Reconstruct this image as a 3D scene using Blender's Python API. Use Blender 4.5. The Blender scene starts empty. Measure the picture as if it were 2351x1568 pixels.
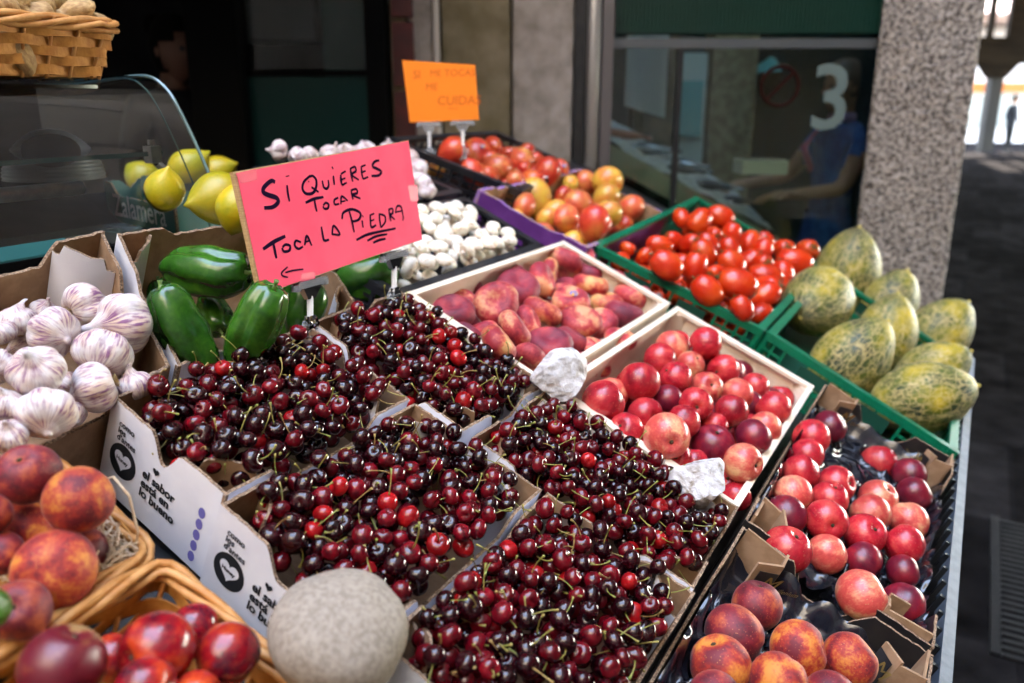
import bpy, math, random
import numpy as np
from mathutils import Vector, Matrix, Euler, noise as mnoise
random.seed(7); RNG = np.random.default_rng(11)
scene = bpy.context.scene
COL = scene.collection
R = math.radians
# ------------------------------------------------------------------ camera
FQ, CXQ, CYQ = 1900.0, 1175.5, 784.0          # focal length and centre of a 2351 x 1568 picture
PITCH = math.atan((784 - 228) / FQ); EYE = 1.65
cam_d = bpy.data.cameras.new('camera'); cam = bpy.data.objects.new('camera', cam_d); COL.objects.link(cam)
cam.location = (0, 0, EYE); cam.rotation_euler = (math.pi / 2 - PITCH, 0, 0)
cam_d.sensor_width = 36; cam_d.lens = FQ / 2351 * 36; cam_d.clip_start = .05; cam_d.clip_end = 600
cam_d.dof.use_dof = True; cam_d.dof.focus_distance = 1.13; cam_d.dof.aperture_fstop = 2.9; cam_d.dof.aperture_blades = 8
scene.camera = cam
# ------------------------------------------------------------------ sky, sun, exposure
SUN_EL, SUN_AZ = R(37), R(20)                  # azimuth from +Y towards +X
world = bpy.data.worlds.new('World'); scene.world = world; world.use_nodes = True
wn = world.node_tree; bgn = wn.nodes['Background']
sky = wn.nodes.new('ShaderNodeTexSky'); sky.sky_type = 'NISHITA'; sky.sun_disc = False
sky.sun_elevation = SUN_EL; sky.sun_rotation = SUN_AZ
hz = wn.nodes.new('ShaderNodeHueSaturation'); hz.inputs['Saturation'].default_value = .72; wn.links.new(sky.outputs[0], hz.inputs['Color']); wn.links.new(hz.outputs[0], bgn.inputs[0]); bgn.inputs[1].default_value = .15
sun_d = bpy.data.lights.new('sun', 'SUN'); sun_d.energy = 2.0; sun_d.angle = R(.5); sun_d.color = (1, .95, .87)
sun = bpy.data.objects.new('sun', sun_d); COL.objects.link(sun)
sdir = Vector((math.sin(SUN_AZ) * math.cos(SUN_EL), math.cos(SUN_AZ) * math.cos(SUN_EL), math.sin(SUN_EL)))
sun.rotation_euler = sdir.to_track_quat('Z', 'Y').to_euler(); sun.location = (0, 0, 20)
scene.view_settings.view_transform = 'Standard'; scene.view_settings.look = 'None'
scene.view_settings.exposure = 5.4; scene.view_settings.gamma = 1
scene.cycles.max_bounces = 9; scene.cycles.transparent_max_bounces = 14; scene.cycles.caustics_reflective = False; scene.cycles.caustics_refractive = False

# ------------------------------------------------------------------ geometry of the place
th = PITCH
def ray(x, y):
    a = (x - CXQ) / FQ; b = (y - CYQ) / FQ
    return np.array([a, math.cos(th) - b * math.sin(th), -math.sin(th) - b * math.cos(th)])
def unit(v): v = np.asarray(v, float); return v / np.linalg.norm(v)
CAM = np.array([0, 0, EYE]); UP = np.array([0, 0, 1.])
B_ = ray(2280, 228); B_[2] = 0; B_ = unit(B_)               # along the stall, away from the viewer
AH = np.array([-B_[1], B_[0], 0])                            # towards the shop
TILT = R(24)
A_ = AH * math.cos(TILT) + UP * math.sin(TILT)               # uphill on the sloping shelf
N_ = np.cross(B_, A_); N_ = N_ if N_[2] > 0 else -N_
P0 = CAM + unit(ray(600, 950)) * 1.12
def W(u, v, h=0.): return P0 - A_ * u + B_ * v + N_ * h      # shelf coordinates: down the slope, along, above the rims
def P(x, y, h=0.):
    r = ray(x, y); return CAM + r * (np.dot(P0 + N_ * h - CAM, N_) / np.dot(r, N_))
def onplane(x, y, p, n):
    r = ray(x, y); return CAM + r * (np.dot(p - CAM, n) / np.dot(r, n))
def atY(x, y, Y):
    r = ray(x, y); return CAM + r * (Y / r[1])
def UV(p): q = np.asarray(p) - P0; return -np.dot(q, A_), np.dot(q, B_), np.dot(q, N_)
def depth(p): return float(np.dot(np.asarray(p) - CAM, np.array([0, math.cos(th), -math.sin(th)])))
def proj(p):
    q = np.asarray(p) - CAM; d = depth(p)
    return CXQ + FQ * q[0] / d, CYQ - FQ * (q[1] * math.sin(th) + q[2] * math.cos(th)) / d
ROT = Matrix(((-A_[0], B_[0], N_[0]), (-A_[1], B_[1], N_[1]), (-A_[2], B_[2], N_[2])))   # shelf axes as a rotation
# ------------------------------------------------------------------ objects and meshes
def tag(o, label=None, cat=None, group=None, kind=None):
    if label: o['label'] = label
    if cat: o['category'] = cat
    if group: o['group'] = group
    if kind: o['kind'] = kind
    return o
def thing(name, label, cat, loc, group=None, kind=None):
    o = bpy.data.objects.new(name, None); COL.objects.link(o); o.location = Vector(loc); o.empty_display_size = .05
    return tag(o, label, cat, group, kind)
class MB:
    """collects shapes in world coordinates; build() links them as one mesh object"""
    def __init__(s): s.v = []; s.f = []; s.m = []
    def add(s, vs, fs, mi=0):
        k = len(s.v); s.v += [tuple(map(float, v)) for v in vs]
        s.f += [tuple(i + k for i in f) for f in fs]
        s.m += list(mi) if isinstance(mi, (list, tuple, np.ndarray)) else [mi] * len(fs)
        return s
    def hexa(s, c, mi=0):                     # eight corners: bottom ring, top ring
        return s.add(c, [(3, 2, 1, 0), (4, 5, 6, 7), (0, 1, 5, 4), (1, 2, 6, 5), (2, 3, 7, 6), (3, 0, 4, 7)], mi)
    def box(s, lo, hi, mi=0, fr=None):        # axis box, or in the frame fr
        x0, y0, z0 = lo; x1, y1, z1 = hi
        c = [(x0, y0, z0), (x1, y0, z0), (x1, y1, z0), (x0, y1, z0), (x0, y0, z1), (x1, y0, z1), (x1, y1, z1), (x0, y1, z1)]
        return s.hexa([fr(*p) for p in c] if fr else c, mi)
    def prism(s, ring, d, mi=0):              # ring of points pushed along d
        ring = [np.asarray(p, float) for p in ring]; n = len(ring); d = np.asarray(d, float)
        vs = ring + [p + d for p in ring]
        fs = [tuple(range(n))[::-1], tuple(range(n, 2 * n))] + [(i, (i + 1) % n, n + (i + 1) % n, n + i) for i in range(n)]
        return s.add(vs, fs, mi)
    def tube(s, pts, r, n=6, mi=0, closed=False):
        pts = [np.asarray(p, float) for p in pts]; m = len(pts)
        rs = r if isinstance(r, (list, tuple, np.ndarray)) else [r] * m
        vs = []; up = np.array([.13, .27, .95])
        for i in range(m):
            a = pts[(i - 1) % m] if closed or i else pts[0]; b = pts[(i + 1) % m] if closed or i < m - 1 else pts[-1]
            t = unit(b - a + 1e-9); x = np.cross(t, up)
            if np.linalg.norm(x) < .1: x = np.cross(t, np.array([1., 0, 0]))
            x = unit(x); y = np.cross(t, x)
            vs += [pts[i] + rs[i] * (x * math.cos(2 * math.pi * k / n) + y * math.sin(2 * math.pi * k / n)) for k in range(n)]
        fs = []
        for i in range(m if closed else m - 1):
            j = (i + 1) % m
            fs += [(i * n + k, i * n + (k + 1) % n, j * n + (k + 1) % n, j * n + k) for k in range(n)]
        if not closed: fs += [tuple(range(n))[::-1], tuple((m - 1) * n + k for k in range(n))]
        return s.add(vs, fs, mi)
    def grid(s, fn, nu, nv, mi=0, wrap=False):
        vs = [fn(i / (nu if wrap else nu - 1), j / (nv - 1)) for j in range(nv) for i in range(nu)]
        k = nu if wrap else nu - 1
        fs = [(j * nu + i, j * nu + (i + 1) % nu, (j + 1) * nu + (i + 1) % nu, (j + 1) * nu + i) for j in range(nv - 1) for i in range(k)]
        return s.add(vs, fs, mi)
    def build(s, name, mats, parent=None, smooth=False, origin=None, link=True):
        if not isinstance(mats, (list, tuple)): mats = [mats]
        if origin is None:
            origin = Vector(parent.matrix_basis.translation) if parent and parent.parent is None else Vector((0, 0, 0))
            if parent and parent.parent is not None: origin = parent.parent.matrix_basis.translation + parent.matrix_basis.translation
            if parent is None: origin = Vector(np.mean(np.array(s.v), axis=0))
        og = np.array(origin)
        me = bpy.data.meshes.new(name); me.from_pydata((np.array(s.v) - og).tolist(), [], s.f)
        for m in mats: me.materials.append(m)
        if len(mats) > 1: me.polygons.foreach_set('material_index', s.m)
        if smooth: me.polygons.foreach_set('use_smooth', [True] * len(me.polygons))
        me.update()
        o = bpy.data.objects.new(name, me); COL.objects.link(o)
        if parent: o.parent = parent; o.location = (0, 0, 0)
        else: o.location = origin
        return o
def rawmesh(name, vs, fs, mats, mi=None, smooth=True):
    me = bpy.data.meshes.new(name); me.from_pydata(np.asarray(vs).tolist(), [], fs)
    for m in (mats if isinstance(mats, (list, tuple)) else [mats]): me.materials.append(m)
    if mi is not None: me.polygons.foreach_set('material_index', mi)
    if smooth: me.polygons.foreach_set('use_smooth', [True] * len(me.polygons))
    me.update(); return me
def put(name, me, loc, rot=None, scale=1., parent=None):
    o = bpy.data.objects.new(name, me); COL.objects.link(o); o.location = Vector(loc)
    if rot is not None:
        o.rotation_mode = 'QUATERNION'; o.rotation_quaternion = rot.to_quaternion() if isinstance(rot, Matrix) else rot
    o.scale = (scale,) * 3 if not hasattr(scale, '__len__') else scale
    if parent: o.parent = parent
    return o
def aim(z, spin=0.):                          # rotation that takes local Z to z, then spins about it
    return Vector(z).to_track_quat('Z', 'Y') @ Euler((0, 0, spin)).to_quaternion()
def lathe(fn, n=24, m=14, mod=None):
    """fn(t) -> (r, z), t from 0 (bottom) to 1 (top); mod(theta, t) scales r; poles closed"""
    vs = []; fs = []
    for j in range(m + 1):
        t = j / m; r, z = fn(t)
        for i in range(n):
            a = 2 * math.pi * i / n; k = mod(a, t) if mod else 1.
            kr, dz = k if isinstance(k, tuple) else (k, 0)
            vs.append((r * kr * math.cos(a), r * kr * math.sin(a), z + dz))
    for j in range(m):
        for i in range(n): fs.append((j * n + i, j * n + (i + 1) % n, (j + 1) * n + (i + 1) % n, (j + 1) * n + i))
    fs.append(tuple(range(n))[::-1]); fs.append(tuple(m * n + i for i in range(n)))
    return np.array(vs), fs
def nz(p, s=1., o=0.): return mnoise.noise(Vector((p[0] * s + o, p[1] * s - o, p[2] * s + 2 * o)))
def ico(sub=3):
    import bmesh
    bm = bmesh.new(); bmesh.ops.create_icosphere(bm, subdivisions=sub, radius=1)
    vs = np.array([v.co[:] for v in bm.verts]); fs = [tuple(v.index for v in f.verts) for f in bm.faces]; bm.free(); return vs, fs
def lettering(text, size, shear=0., bold=0.):
    """flat letters as (verts, faces), x along the line, y up, starting at 0"""
    c = bpy.data.curves.new('lettering', 'FONT'); c.body = text; c.size = size; c.shear = shear; c.offset = bold; c.resolution_u = 3; c.space_line = .82
    o = bpy.data.objects.new('lettering', c); COL.objects.link(o)
    me = bpy.data.meshes.new_from_object(o.evaluated_get(bpy.context.evaluated_depsgraph_get()))
    vs = np.array([v.co[:] for v in me.vertices]).reshape(-1, 3); fs = [tuple(p.vertices) for p in me.polygons]
    bpy.data.objects.remove(o); bpy.data.curves.remove(c); bpy.data.meshes.remove(me)
    return vs, fs
def print_on(text, size, origin, ex, ey, en, mat, parent, name='printed_lettering', shear=0., bold=0., lift=.0006):
    vs, fs = lettering(text, size, shear, bold)
    origin = np.asarray(origin, float)
    mb = MB(); mb.add([origin + np.asarray(ex) * v[0] + np.asarray(ey) * v[1] + np.asarray(en) * lift for v in vs], fs)
    return mb.build(name, mat, parent)
# ------------------------------------------------------------------ materials
def mat(name, base, rough=.5, col2=None, scale=20., lo=.4, hi=.6, detail=4., bump=0., bscale=None, metal=0., spec=.5, coat=0., sheen=0., stretch=None, rnd=0., coord='Object', trans=0., sss=0., bdist=.002):
    m = bpy.data.materials.new(name); m.use_nodes = True; nt = m.node_tree; b = nt.nodes['Principled BSDF']
    N = nt.nodes.new; L = nt.links.new
    b.inputs['Roughness'].default_value = rough; b.inputs['Metallic'].default_value = metal
    b.inputs['Specular IOR Level'].default_value = spec; b.inputs['Coat Weight'].default_value = coat; b.inputs['Coat Roughness'].default_value = .08
    b.inputs['Sheen Weight'].default_value = sheen; b.inputs['Sheen Roughness'].default_value = .4; b.inputs['Transmission Weight'].default_value = trans
    if sss: b.inputs['Subsurface Weight'].default_value = sss; b.inputs['Subsurface Radius'].default_value = (.01, .004, .003); b.inputs['Subsurface Scale'].default_value = .6
    b.inputs['Base Color'].default_value = (*base, 1)
    tc = N('ShaderNodeTexCoord'); src = tc.outputs[coord]
    oi = N('ShaderNodeObjectInfo'); ad = N('ShaderNodeVectorMath'); ad.operation = 'MULTIPLY_ADD'
    ad.inputs[1].default_value = (1, 1, 1) if not stretch else stretch; L(src, ad.inputs[0])
    cmb = N('ShaderNodeMath'); cmb.operation = 'MULTIPLY'; cmb.inputs[1].default_value = 37.; L(oi.outputs['Random'], cmb.inputs[0]); L(cmb.outputs[0], ad.inputs[2])
    vec = ad.outputs[0]
    if col2 is not None:
        n = N('ShaderNodeTexNoise'); n.inputs['Scale'].default_value = scale; n.inputs['Detail'].default_value = detail; L(vec, n.inputs['Vector'])
        r = N('ShaderNodeValToRGB'); r.color_ramp.elements[0].position = lo; r.color_ramp.elements[1].position = hi
        r.color_ramp.elements[0].color = (*base, 1); r.color_ramp.elements[1].color = (*col2, 1); L(n.outputs['Fac'], r.inputs[0])
        out = r.outputs[0]
        if rnd:
            hs = N('ShaderNodeHueSaturation'); mr = N('ShaderNodeMapRange'); mr.inputs['To Min'].default_value = 1 - rnd; mr.inputs['To Max'].default_value = 1 + rnd
            L(oi.outputs['Random'], mr.inputs[0]); L(mr.outputs[0], hs.inputs['Value']); L(out, hs.inputs['Color']); out = hs.outputs[0]
        L(out, b.inputs['Base Color'])
    if bump:
        n2 = N('ShaderNodeTexNoise'); n2.inputs['Scale'].default_value = bscale or scale * 3; n2.inputs['Detail'].default_value = 5; L(vec, n2.inputs['Vector'])
        bp = N('ShaderNodeBump'); bp.inputs['Strength'].default_value = bump; bp.inputs['Distance'].default_value = bdist; L(n2.outputs['Fac'], bp.inputs['Height']); L(bp.outputs[0], b.inputs['Normal'])
    m['_'] = 1
    return m
def fruit_mat(name, cols, base_scale=12., rough=.3, flecks=None, axis=None, sheen=0., coat=0., stretch=(1, 1, 1), fleck_scale=9., sss=.08, bump=.0, spread=(.30, .5, .7), rnd=.18):
    """three skin colours mixed by stretched noise (streaks), small lenticels, one random shift per fruit"""
    m = bpy.data.materials.new(name); m.use_nodes = True; nt = m.node_tree; b = nt.nodes['Principled BSDF']; N = nt.nodes.new; L = nt.links.new
    tc = N('ShaderNodeTexCoord'); oi = N('ShaderNodeObjectInfo'); k = N('ShaderNodeMath'); k.operation = 'MULTIPLY'; k.inputs[1].default_value = 53.; L(oi.outputs['Random'], k.inputs[0])
    ad = N('ShaderNodeVectorMath'); ad.operation = 'MULTIPLY_ADD'; ad.inputs[1].default_value = stretch; L(tc.outputs['Object'], ad.inputs[0]); L(k.outputs[0], ad.inputs[2])
    n1 = N('ShaderNodeTexNoise'); base_scale = base_scale / 13; n1.inputs['Scale'].default_value = base_scale; n1.inputs['Detail'].default_value = 2; n1.inputs['Distortion'].default_value = .4; L(ad.outputs[0], n1.inputs['Vector'])
    n2 = N('ShaderNodeTexNoise'); n2.inputs['Scale'].default_value = base_scale * 8; n2.inputs['Detail'].default_value = 6; L(ad.outputs[0], n2.inputs['Vector'])
    mx = N('ShaderNodeMix'); mx.inputs[0].default_value = .27; L(n1.outputs['Fac'], mx.inputs[2]); L(n2.outputs['Fac'], mx.inputs[3])
    r = N('ShaderNodeValToRGB'); e = r.color_ramp.elements; e[0].position = spread[0]; e[0].color = (*cols[0], 1); e[1].position = spread[2]; e[1].color = (*cols[2], 1)
    q = e.new(spread[1]); q.color = (*cols[1], 1); L(mx.outputs[0], r.inputs[0]); out = r.outputs[0]
    if flecks:
        vo = N('ShaderNodeTexVoronoi'); vo.inputs['Scale'].default_value = fleck_scale; L(ad.outputs[0], vo.inputs['Vector'])
        fr = N('ShaderNodeValToRGB'); fr.color_ramp.elements[0].position = .10; fr.color_ramp.elements[0].color = (1, 1, 1, 1); fr.color_ramp.elements[1].position = .2; fr.color_ramp.elements[1].color = (0, 0, 0, 1); L(vo.outputs['Distance'], fr.inputs[0])
        fm = N('ShaderNodeMix'); fm.data_type = 'RGBA'; L(fr.outputs[0], fm.inputs[0]); L(out, fm.inputs[6]); fm.inputs[7].default_value = (*flecks, 1); out = fm.outputs[2]
    hs = N('ShaderNodeHueSaturation'); mr = N('ShaderNodeMapRange'); mr.inputs['To Min'].default_value = 1 - rnd; mr.inputs['To Max'].default_value = 1 + rnd
    L(oi.outputs['Random'], mr.inputs[0]); L(mr.outputs[0], hs.inputs['Value']); L(out, hs.inputs['Color']); L(hs.outputs[0], b.inputs['Base Color'])
    b.inputs['Roughness'].default_value = rough; b.inputs['Sheen Weight'].default_value = sheen; b.inputs['Sheen Roughness'].default_value = .35; b.inputs['Coat Weight'].default_value = coat; b.inputs['Coat Roughness'].default_value = .12
    if sss: b.inputs['Subsurface Weight'].default_value = sss; b.inputs['Subsurface Radius'].default_value = (.012, .004, .002); b.inputs['Subsurface Scale'].default_value = .5
    if bump:
        bp = N('ShaderNodeBump'); bp.inputs['Strength'].default_value = bump; bp.inputs['Distance'].default_value = .001; L(n2.outputs['Fac'], bp.inputs['Height']); L(bp.outputs[0], b.inputs['Normal'])
    return m
def glass_mat(name, tint=(1, 1, 1), ior=1.5, rough=0., boost=1., haze=0.):
    """a thin pane: see-through with Fresnel reflection"""
    m = bpy.data.materials.new(name); m.use_nodes = True; nt = m.node_tree; nt.nodes.remove(nt.nodes['Principled BSDF']); N = nt.nodes.new; L = nt.links.new
    t = N('ShaderNodeBsdfTransparent'); t.inputs[0].default_value = (*tint, 1); g = N('ShaderNodeBsdfGlossy'); g.inputs['Roughness'].default_value = rough
    fz = N('ShaderNodeFresnel'); fz.inputs[0].default_value = ior; mu = N('ShaderNodeMath'); mu.operation = 'MULTIPLY'; mu.inputs[1].default_value = boost; mu.use_clamp = True; L(fz.outputs[0], mu.inputs[0])
    if haze:                                                    # moulded plastic scatters a little light
        df = N('ShaderNodeBsdfDiffuse'); df.inputs[0].default_value = (.8, .82, .85, 1); m2 = N('ShaderNodeMixShader'); m2.inputs[0].default_value = haze; L(t.outputs[0], m2.inputs[1]); L(df.outputs[0], m2.inputs[2]); t = m2
    mx = N('ShaderNodeMixShader'); L(mu.outputs[0], mx.inputs[0]); L(t.outputs[0], mx.inputs[1]); L(g.outputs[0], mx.inputs[2]); L(mx.outputs[0], nt.nodes['Material Output'].inputs[0])
    return m
def nodes_of(m): return m.node_tree, m.node_tree.nodes.new, m.node_tree.links.new, m.node_tree.nodes.get('Principled BSDF')

KRAFT = mat('kraft_board', (.33, .20, .11), .85, (.25, .145, .075), 40, bump=.15, bscale=200)
KEDGE = mat('torn_board_edge', (.10, .06, .035), .95, (.36, .24, .15), 420, .42, .58, bump=.6, bscale=500)
WHITEBOARD = mat('white_board', (.80, .79, .82), .42, (.72, .71, .76), 14, bump=.06, bscale=60)
BLACKBOARD = mat('black_printed_board', (.012, .011, .012), .38, (.022, .018, .016), 30)
TEALBOARD = mat('teal_board', (.012, .13, .12), .5, (.016, .17, .15), 20)
PURPLEBOARD = mat('purple_board', (.09, .018, .15), .5, (.12, .03, .19), 20)
INK = mat('black_ink', (.01, .01, .012), .6)
PURPLEINK = mat('purple_ink', (.16, .14, .42), .6)
GOLD = mat('gold_ink', (.30, .19, .05), .4, metal=.4)
WHITEINK = mat('white_ink', (.75, .76, .76), .6)
WOOD = mat('pale_poplar', (.78, .68, .55), .6, (.66, .54, .40), 26, .35, .75, stretch=(1, .12, 1), bump=.12, bscale=120)
GREENPL = mat('green_plastic', (.0, .135, .062), .36, (.0, .115, .052), 30, spec=.5)
GREENDK = mat('dark_green_plastic', (.004, .05, .03), .45)
BLACKPL = mat('black_plastic', (.008, .008, .010), .42, (.014, .014, .018), 30)
LINER = mat('black_film', (.006, .007, .012), .17, (.012, .013, .018), 60, bump=.5, bscale=90, coat=.4)
STEEL = mat('painted_steel', (.06, .08, .105), .5, (.085, .105, .135), 45, spec=.3, bump=.1, bscale=200)
DARKSTEEL = mat('dark_steel', (.02, .021, .023), .35, (.03, .03, .03), 30, metal=.5)
CHROME = mat('brushed_metal', (.42, .42, .42), .3, (.34, .34, .35), 60, metal=1.)
WICKER = mat('wicker', (.46, .21, .045), .65, (.32, .125, .022), 60, .35, .65, bump=.4, bscale=160, spec=.25)
WICKERRIM = mat('peeled_cane', (.58, .30, .10), .5, (.40, .16, .035), 50, .3, .7, bump=.4, bscale=150, spec=.35)
CLEAR = glass_mat('clear_plastic', (.92, .94, .96), 1.45, .03, 2.2, .22)
PANE = glass_mat('shop_glass', (.80, .90, .86), 1.5, .02, 1.1)
CASEGLASS = glass_mat('case_glass', (.92, .96, .95), 1.5, 0., 1.5)
GLASSEDGE = mat('glass_edge', (.10, .17, .16), .15, spec=.8)
STEMG = mat('green_stem', (.17, .22, .03), .5, (.30, .22, .05), 2, .35, .65)
STEMB = mat('brown_stem', (.20, .11, .03), .7, (.34, .24, .07), 3)
CALYX = mat('tomato_calyx', (.03, .075, .012), .6)
# ------------------------------------------------------------------ setting
GRAN = mat('granite', (.05, .04, .033), .9, (.43, .375, .32), 75, .36, .60, detail=9, bump=1., bscale=110, bdist=.012)
GRANWALL = mat('granite_wall', (.30, .265, .24), .9, (.17, .145, .12), 14, .35, .7, detail=8, bump=.6, bscale=90)
OLIVESTONE = mat('weathered_stone', (.11, .09, .045), .9, (.19, .155, .10), 9, .35, .7, detail=8, bump=.6, bscale=90)
REDPAINT = mat('oxide_red_paint', (.085, .005, .004), .6, (.045, .004, .004), 8)
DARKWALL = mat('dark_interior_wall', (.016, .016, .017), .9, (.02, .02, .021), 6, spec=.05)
BLACKWALL = mat('black_painted_metal', (.003, .003, .003), .8, spec=.05)
SOFFIT = mat('dark_timber', (.014, .010, .007), .9, (.024, .017, .011), 5, stretch=(.2, 3, 1), spec=.04)
RENDERW = mat('light_block_stone', (.38, .33, .27), .9, (.30, .26, .21), 2.5, detail=8)  # stone of the unseen added masses, toned for bounce light
WHITEWALL = mat('lime_render', (.82, .78, .76), .9, (.75, .70, .70), 3, detail=6)
FISHWALL = mat('teal_wall_paint', (.008, .045, .06), .7, (.006, .033, .045), 4)
def paving():
    m = mat('stone_paving', (.05, .045, .045), .95, spec=.0); nt, N, L, b = nodes_of(m)
    tc = N('ShaderNodeTexCoord'); mp = N('ShaderNodeMapping'); mp.inputs['Rotation'].default_value = (0, 0, math.atan2(B_[0], B_[1])); L(tc.outputs['Object'], mp.inputs[0])
    br = N('ShaderNodeTexBrick'); br.inputs['Scale'].default_value = 1; br.inputs['Brick Width'].default_value = .62; br.inputs['Row Height'].default_value = .9; br.inputs['Mortar Size'].default_value = .012
    br.inputs['Color1'].default_value = (.010, .009, .0085, 1); br.inputs['Color2'].default_value = (.020, .018, .0175, 1); br.inputs['Mortar'].default_value = (.012, .011, .011, 1); L(mp.outputs[0], br.inputs[0])
    n = N('ShaderNodeTexNoise'); n.inputs['Scale'].default_value = 5; n.inputs['Detail'].default_value = 9; L(tc.outputs['Object'], n.inputs[0])
    mr = N('ShaderNodeMapRange'); mr.inputs[1].default_value = .3; mr.inputs[2].default_value = .7; mr.inputs[3].default_value = .55; mr.inputs[4].default_value = 1.6; L(n.outputs[0], mr.inputs[0])
    mu = N('ShaderNodeMix'); mu.data_type = 'RGBA'; mu.blend_type = 'MULTIPLY'; mu.inputs[0].default_value = 1; L(br.outputs[0], mu.inputs[6]); L(mr.outputs[0], mu.inputs[7]); L(mu.outputs[2], b.inputs[0])
    n2 = N('ShaderNodeTexNoise'); n2.inputs['Scale'].default_value = 90; n2.inputs['Detail'].default_value = 6; L(tc.outputs['Object'], n2.inputs[0])
    bp = N('ShaderNodeBump'); bp.inputs['Strength'].default_value = .5; bp.inputs['Distance'].default_value = .01; L(n2.outputs[0], bp.inputs['Height'])
    b2 = N('ShaderNodeBump'); b2.inputs['Strength'].default_value = 1; b2.inputs['Distance'].default_value = .01; b2.invert = True; L(br.outputs['Fac'], b2.inputs['Height']); L(bp.outputs[0], b2.inputs['Normal']); L(b2.outputs[0], b.inputs['Normal'])
    return m
PAVING = paving()
mb = MB(); mb.add([(-150, -150, 0), (150, -150, 0), (150, 150, 0), (-150, 150, 0)], [(0, 1, 2, 3)])
tag(mb.build('ground', PAVING, origin=Vector((0, 0, 0))), 'dark stone slab paving of the arcade', 'ground', kind='structure')
# unseen arcade mass, fascia and houses, added to block sun and narrow the sky
t = thing('arcade_light_block', 'unseen arcade ceiling and upper storeys, massed to block sun and sky', 'building', (7, 8, 3.6))
MB().box((-9, 2.25, 3.6), (.33, 14, 3.75)).box((.333, 4.6, 3.6), (1.88, 14, 3.75)).box((1.883, 3.3, 3.6), (24, 14, 3.75)).build('ceiling', SOFFIT, t)
MB().box((-9, 2.2, 3.753), (.33, 14, 12)).box((.333, 4.55, 3.753), (1.88, 14, 12)).box((1.883, 3.25, 3.753), (24, 14, 12)).box((-9, 14.003, 5.6), (24, 27, 12)).build('upper_storey', RENDERW, t)  # mass keeps sun off the stall; set back to let sky into the fish shop
t = thing('shopfront_light_block', 'unseen dark box added over the shop front to darken the interior', 'fascia', (-3, 2.4, 2.35)); MB().box((-9, 2.27, 2.38), (-.42, 2.5, 3.597)).build('board', SOFFIT, t); MB().box((-9, 2.24, 2.33), (-.42, 2.53, 2.377)).build('trim', BLACKWALL, t)  # out of view, added to keep light out of the shop interior
t = thing('opposite_light_block', 'unseen house added behind the viewer to limit sky and bounce light', 'building', (0, -9, 0))
MB().box((-22, -9, 0), (22, -5, 11.5)).build('wall', RENDERW, t)  # out of view, height set to trim the sky and send fill back
for i in range(8): MB().box((-18 + i * 5, -4.995, 4), (-16.8 + i * 5, -4.95, 6)).build('window', BLACKWALL, t)
t = thing('shop_side_light_block', 'unseen house added to close off the sky on the shop side', 'building', (-7, -1.5, 0))
MB().box((-9, -4.9, 0), (-5.5, 2.1, 12)).build('wall', RENDERW, t); MB().box((-5.495, -2.5, 1), (-5.45, -1.2, 3)).build('window', BLACKWALL, t)  # out of view, added to shorten the sky strip at this end
t = thing('street_side_light_block', 'unseen house added to close off the sky on the street side', 'building', (8, -1.5, 0))
MB().box((4.5, -4.9, 0), (11, 2.1, 3.1)).box((2.7, -4.9, 3.103), (11, 3.2, 13)).build('wall', RENDERW, t); MB().box((4.45, -2.5, 1), (4.495, -1.2, 3)).build('window', BLACKWALL, t)  # out of view, overhang added to cut sky light on the paving
# granite column
def rough_block(lo, hi, step, amp, sc, seed):
    mb = MB(); lo = np.array(lo); hi = np.array(hi); d = hi - lo; c = (lo + hi) / 2
    def face(o, a, b_):
        na = max(2, int(np.linalg.norm(a) / step)); nb = max(2, int(np.linalg.norm(b_) / step))
        def fn(s, q):
            p = o + a * s + b_ * q; w = p - c; w = w / (d / 2); w[2] = 0
            k = nz(p, sc, seed) * .6 + nz(p, sc * 2.3, seed + 5) * .4
            r = unit(w) if np.linalg.norm(w) > 0 else w
            e = min(abs(abs(w[0]) - 1), abs(abs(w[1]) - 1)) if False else 0
            cut = max(0, abs(w[0]) + abs(w[1]) - 1.93) * .12
            return p + np.array([r[0], r[1], 0]) * (k * amp - cut)
        mb.grid(fn, na + 1, nb + 1)
    x, y, z = d
    face(lo, np.array([x, 0, 0]), np.array([0, 0, z])); face(lo + [x, 0, 0], np.array([0, y, 0]), np.array([0, 0, z]))
    face(lo + [x, y, 0], np.array([-x, 0, 0]), np.array([0, 0, z])); face(lo + [0, y, 0], np.array([0, -y, 0]), np.array([0, 0, z]))
    return mb
t = thing('granite_column', 'rough speckled granite column standing behind the melons', 'column', (1.59, 3.5, 0))
def turned(mb, cx, cy, ang):
    c, s = math.cos(ang), math.sin(ang); mb.v = [(cx + c * (x - cx) - s * (y - cy), cy + s * (x - cx) + c * (y - cy), z) for x, y, z in mb.v]; return mb
CT = R(-24)
turned(rough_block((1.475, 3.31, .2), (1.825, 3.66, 3.6), .016, .007, 38, 3), 1.65, 3.49, CT).build('shaft', GRAN, t, smooth=False)
turned(rough_block((1.42, 3.26, 0), (1.88, 3.71, .2), .05, .008, 20, 8), 1.65, 3.49, CT).build('base', GRAN, t)
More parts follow.
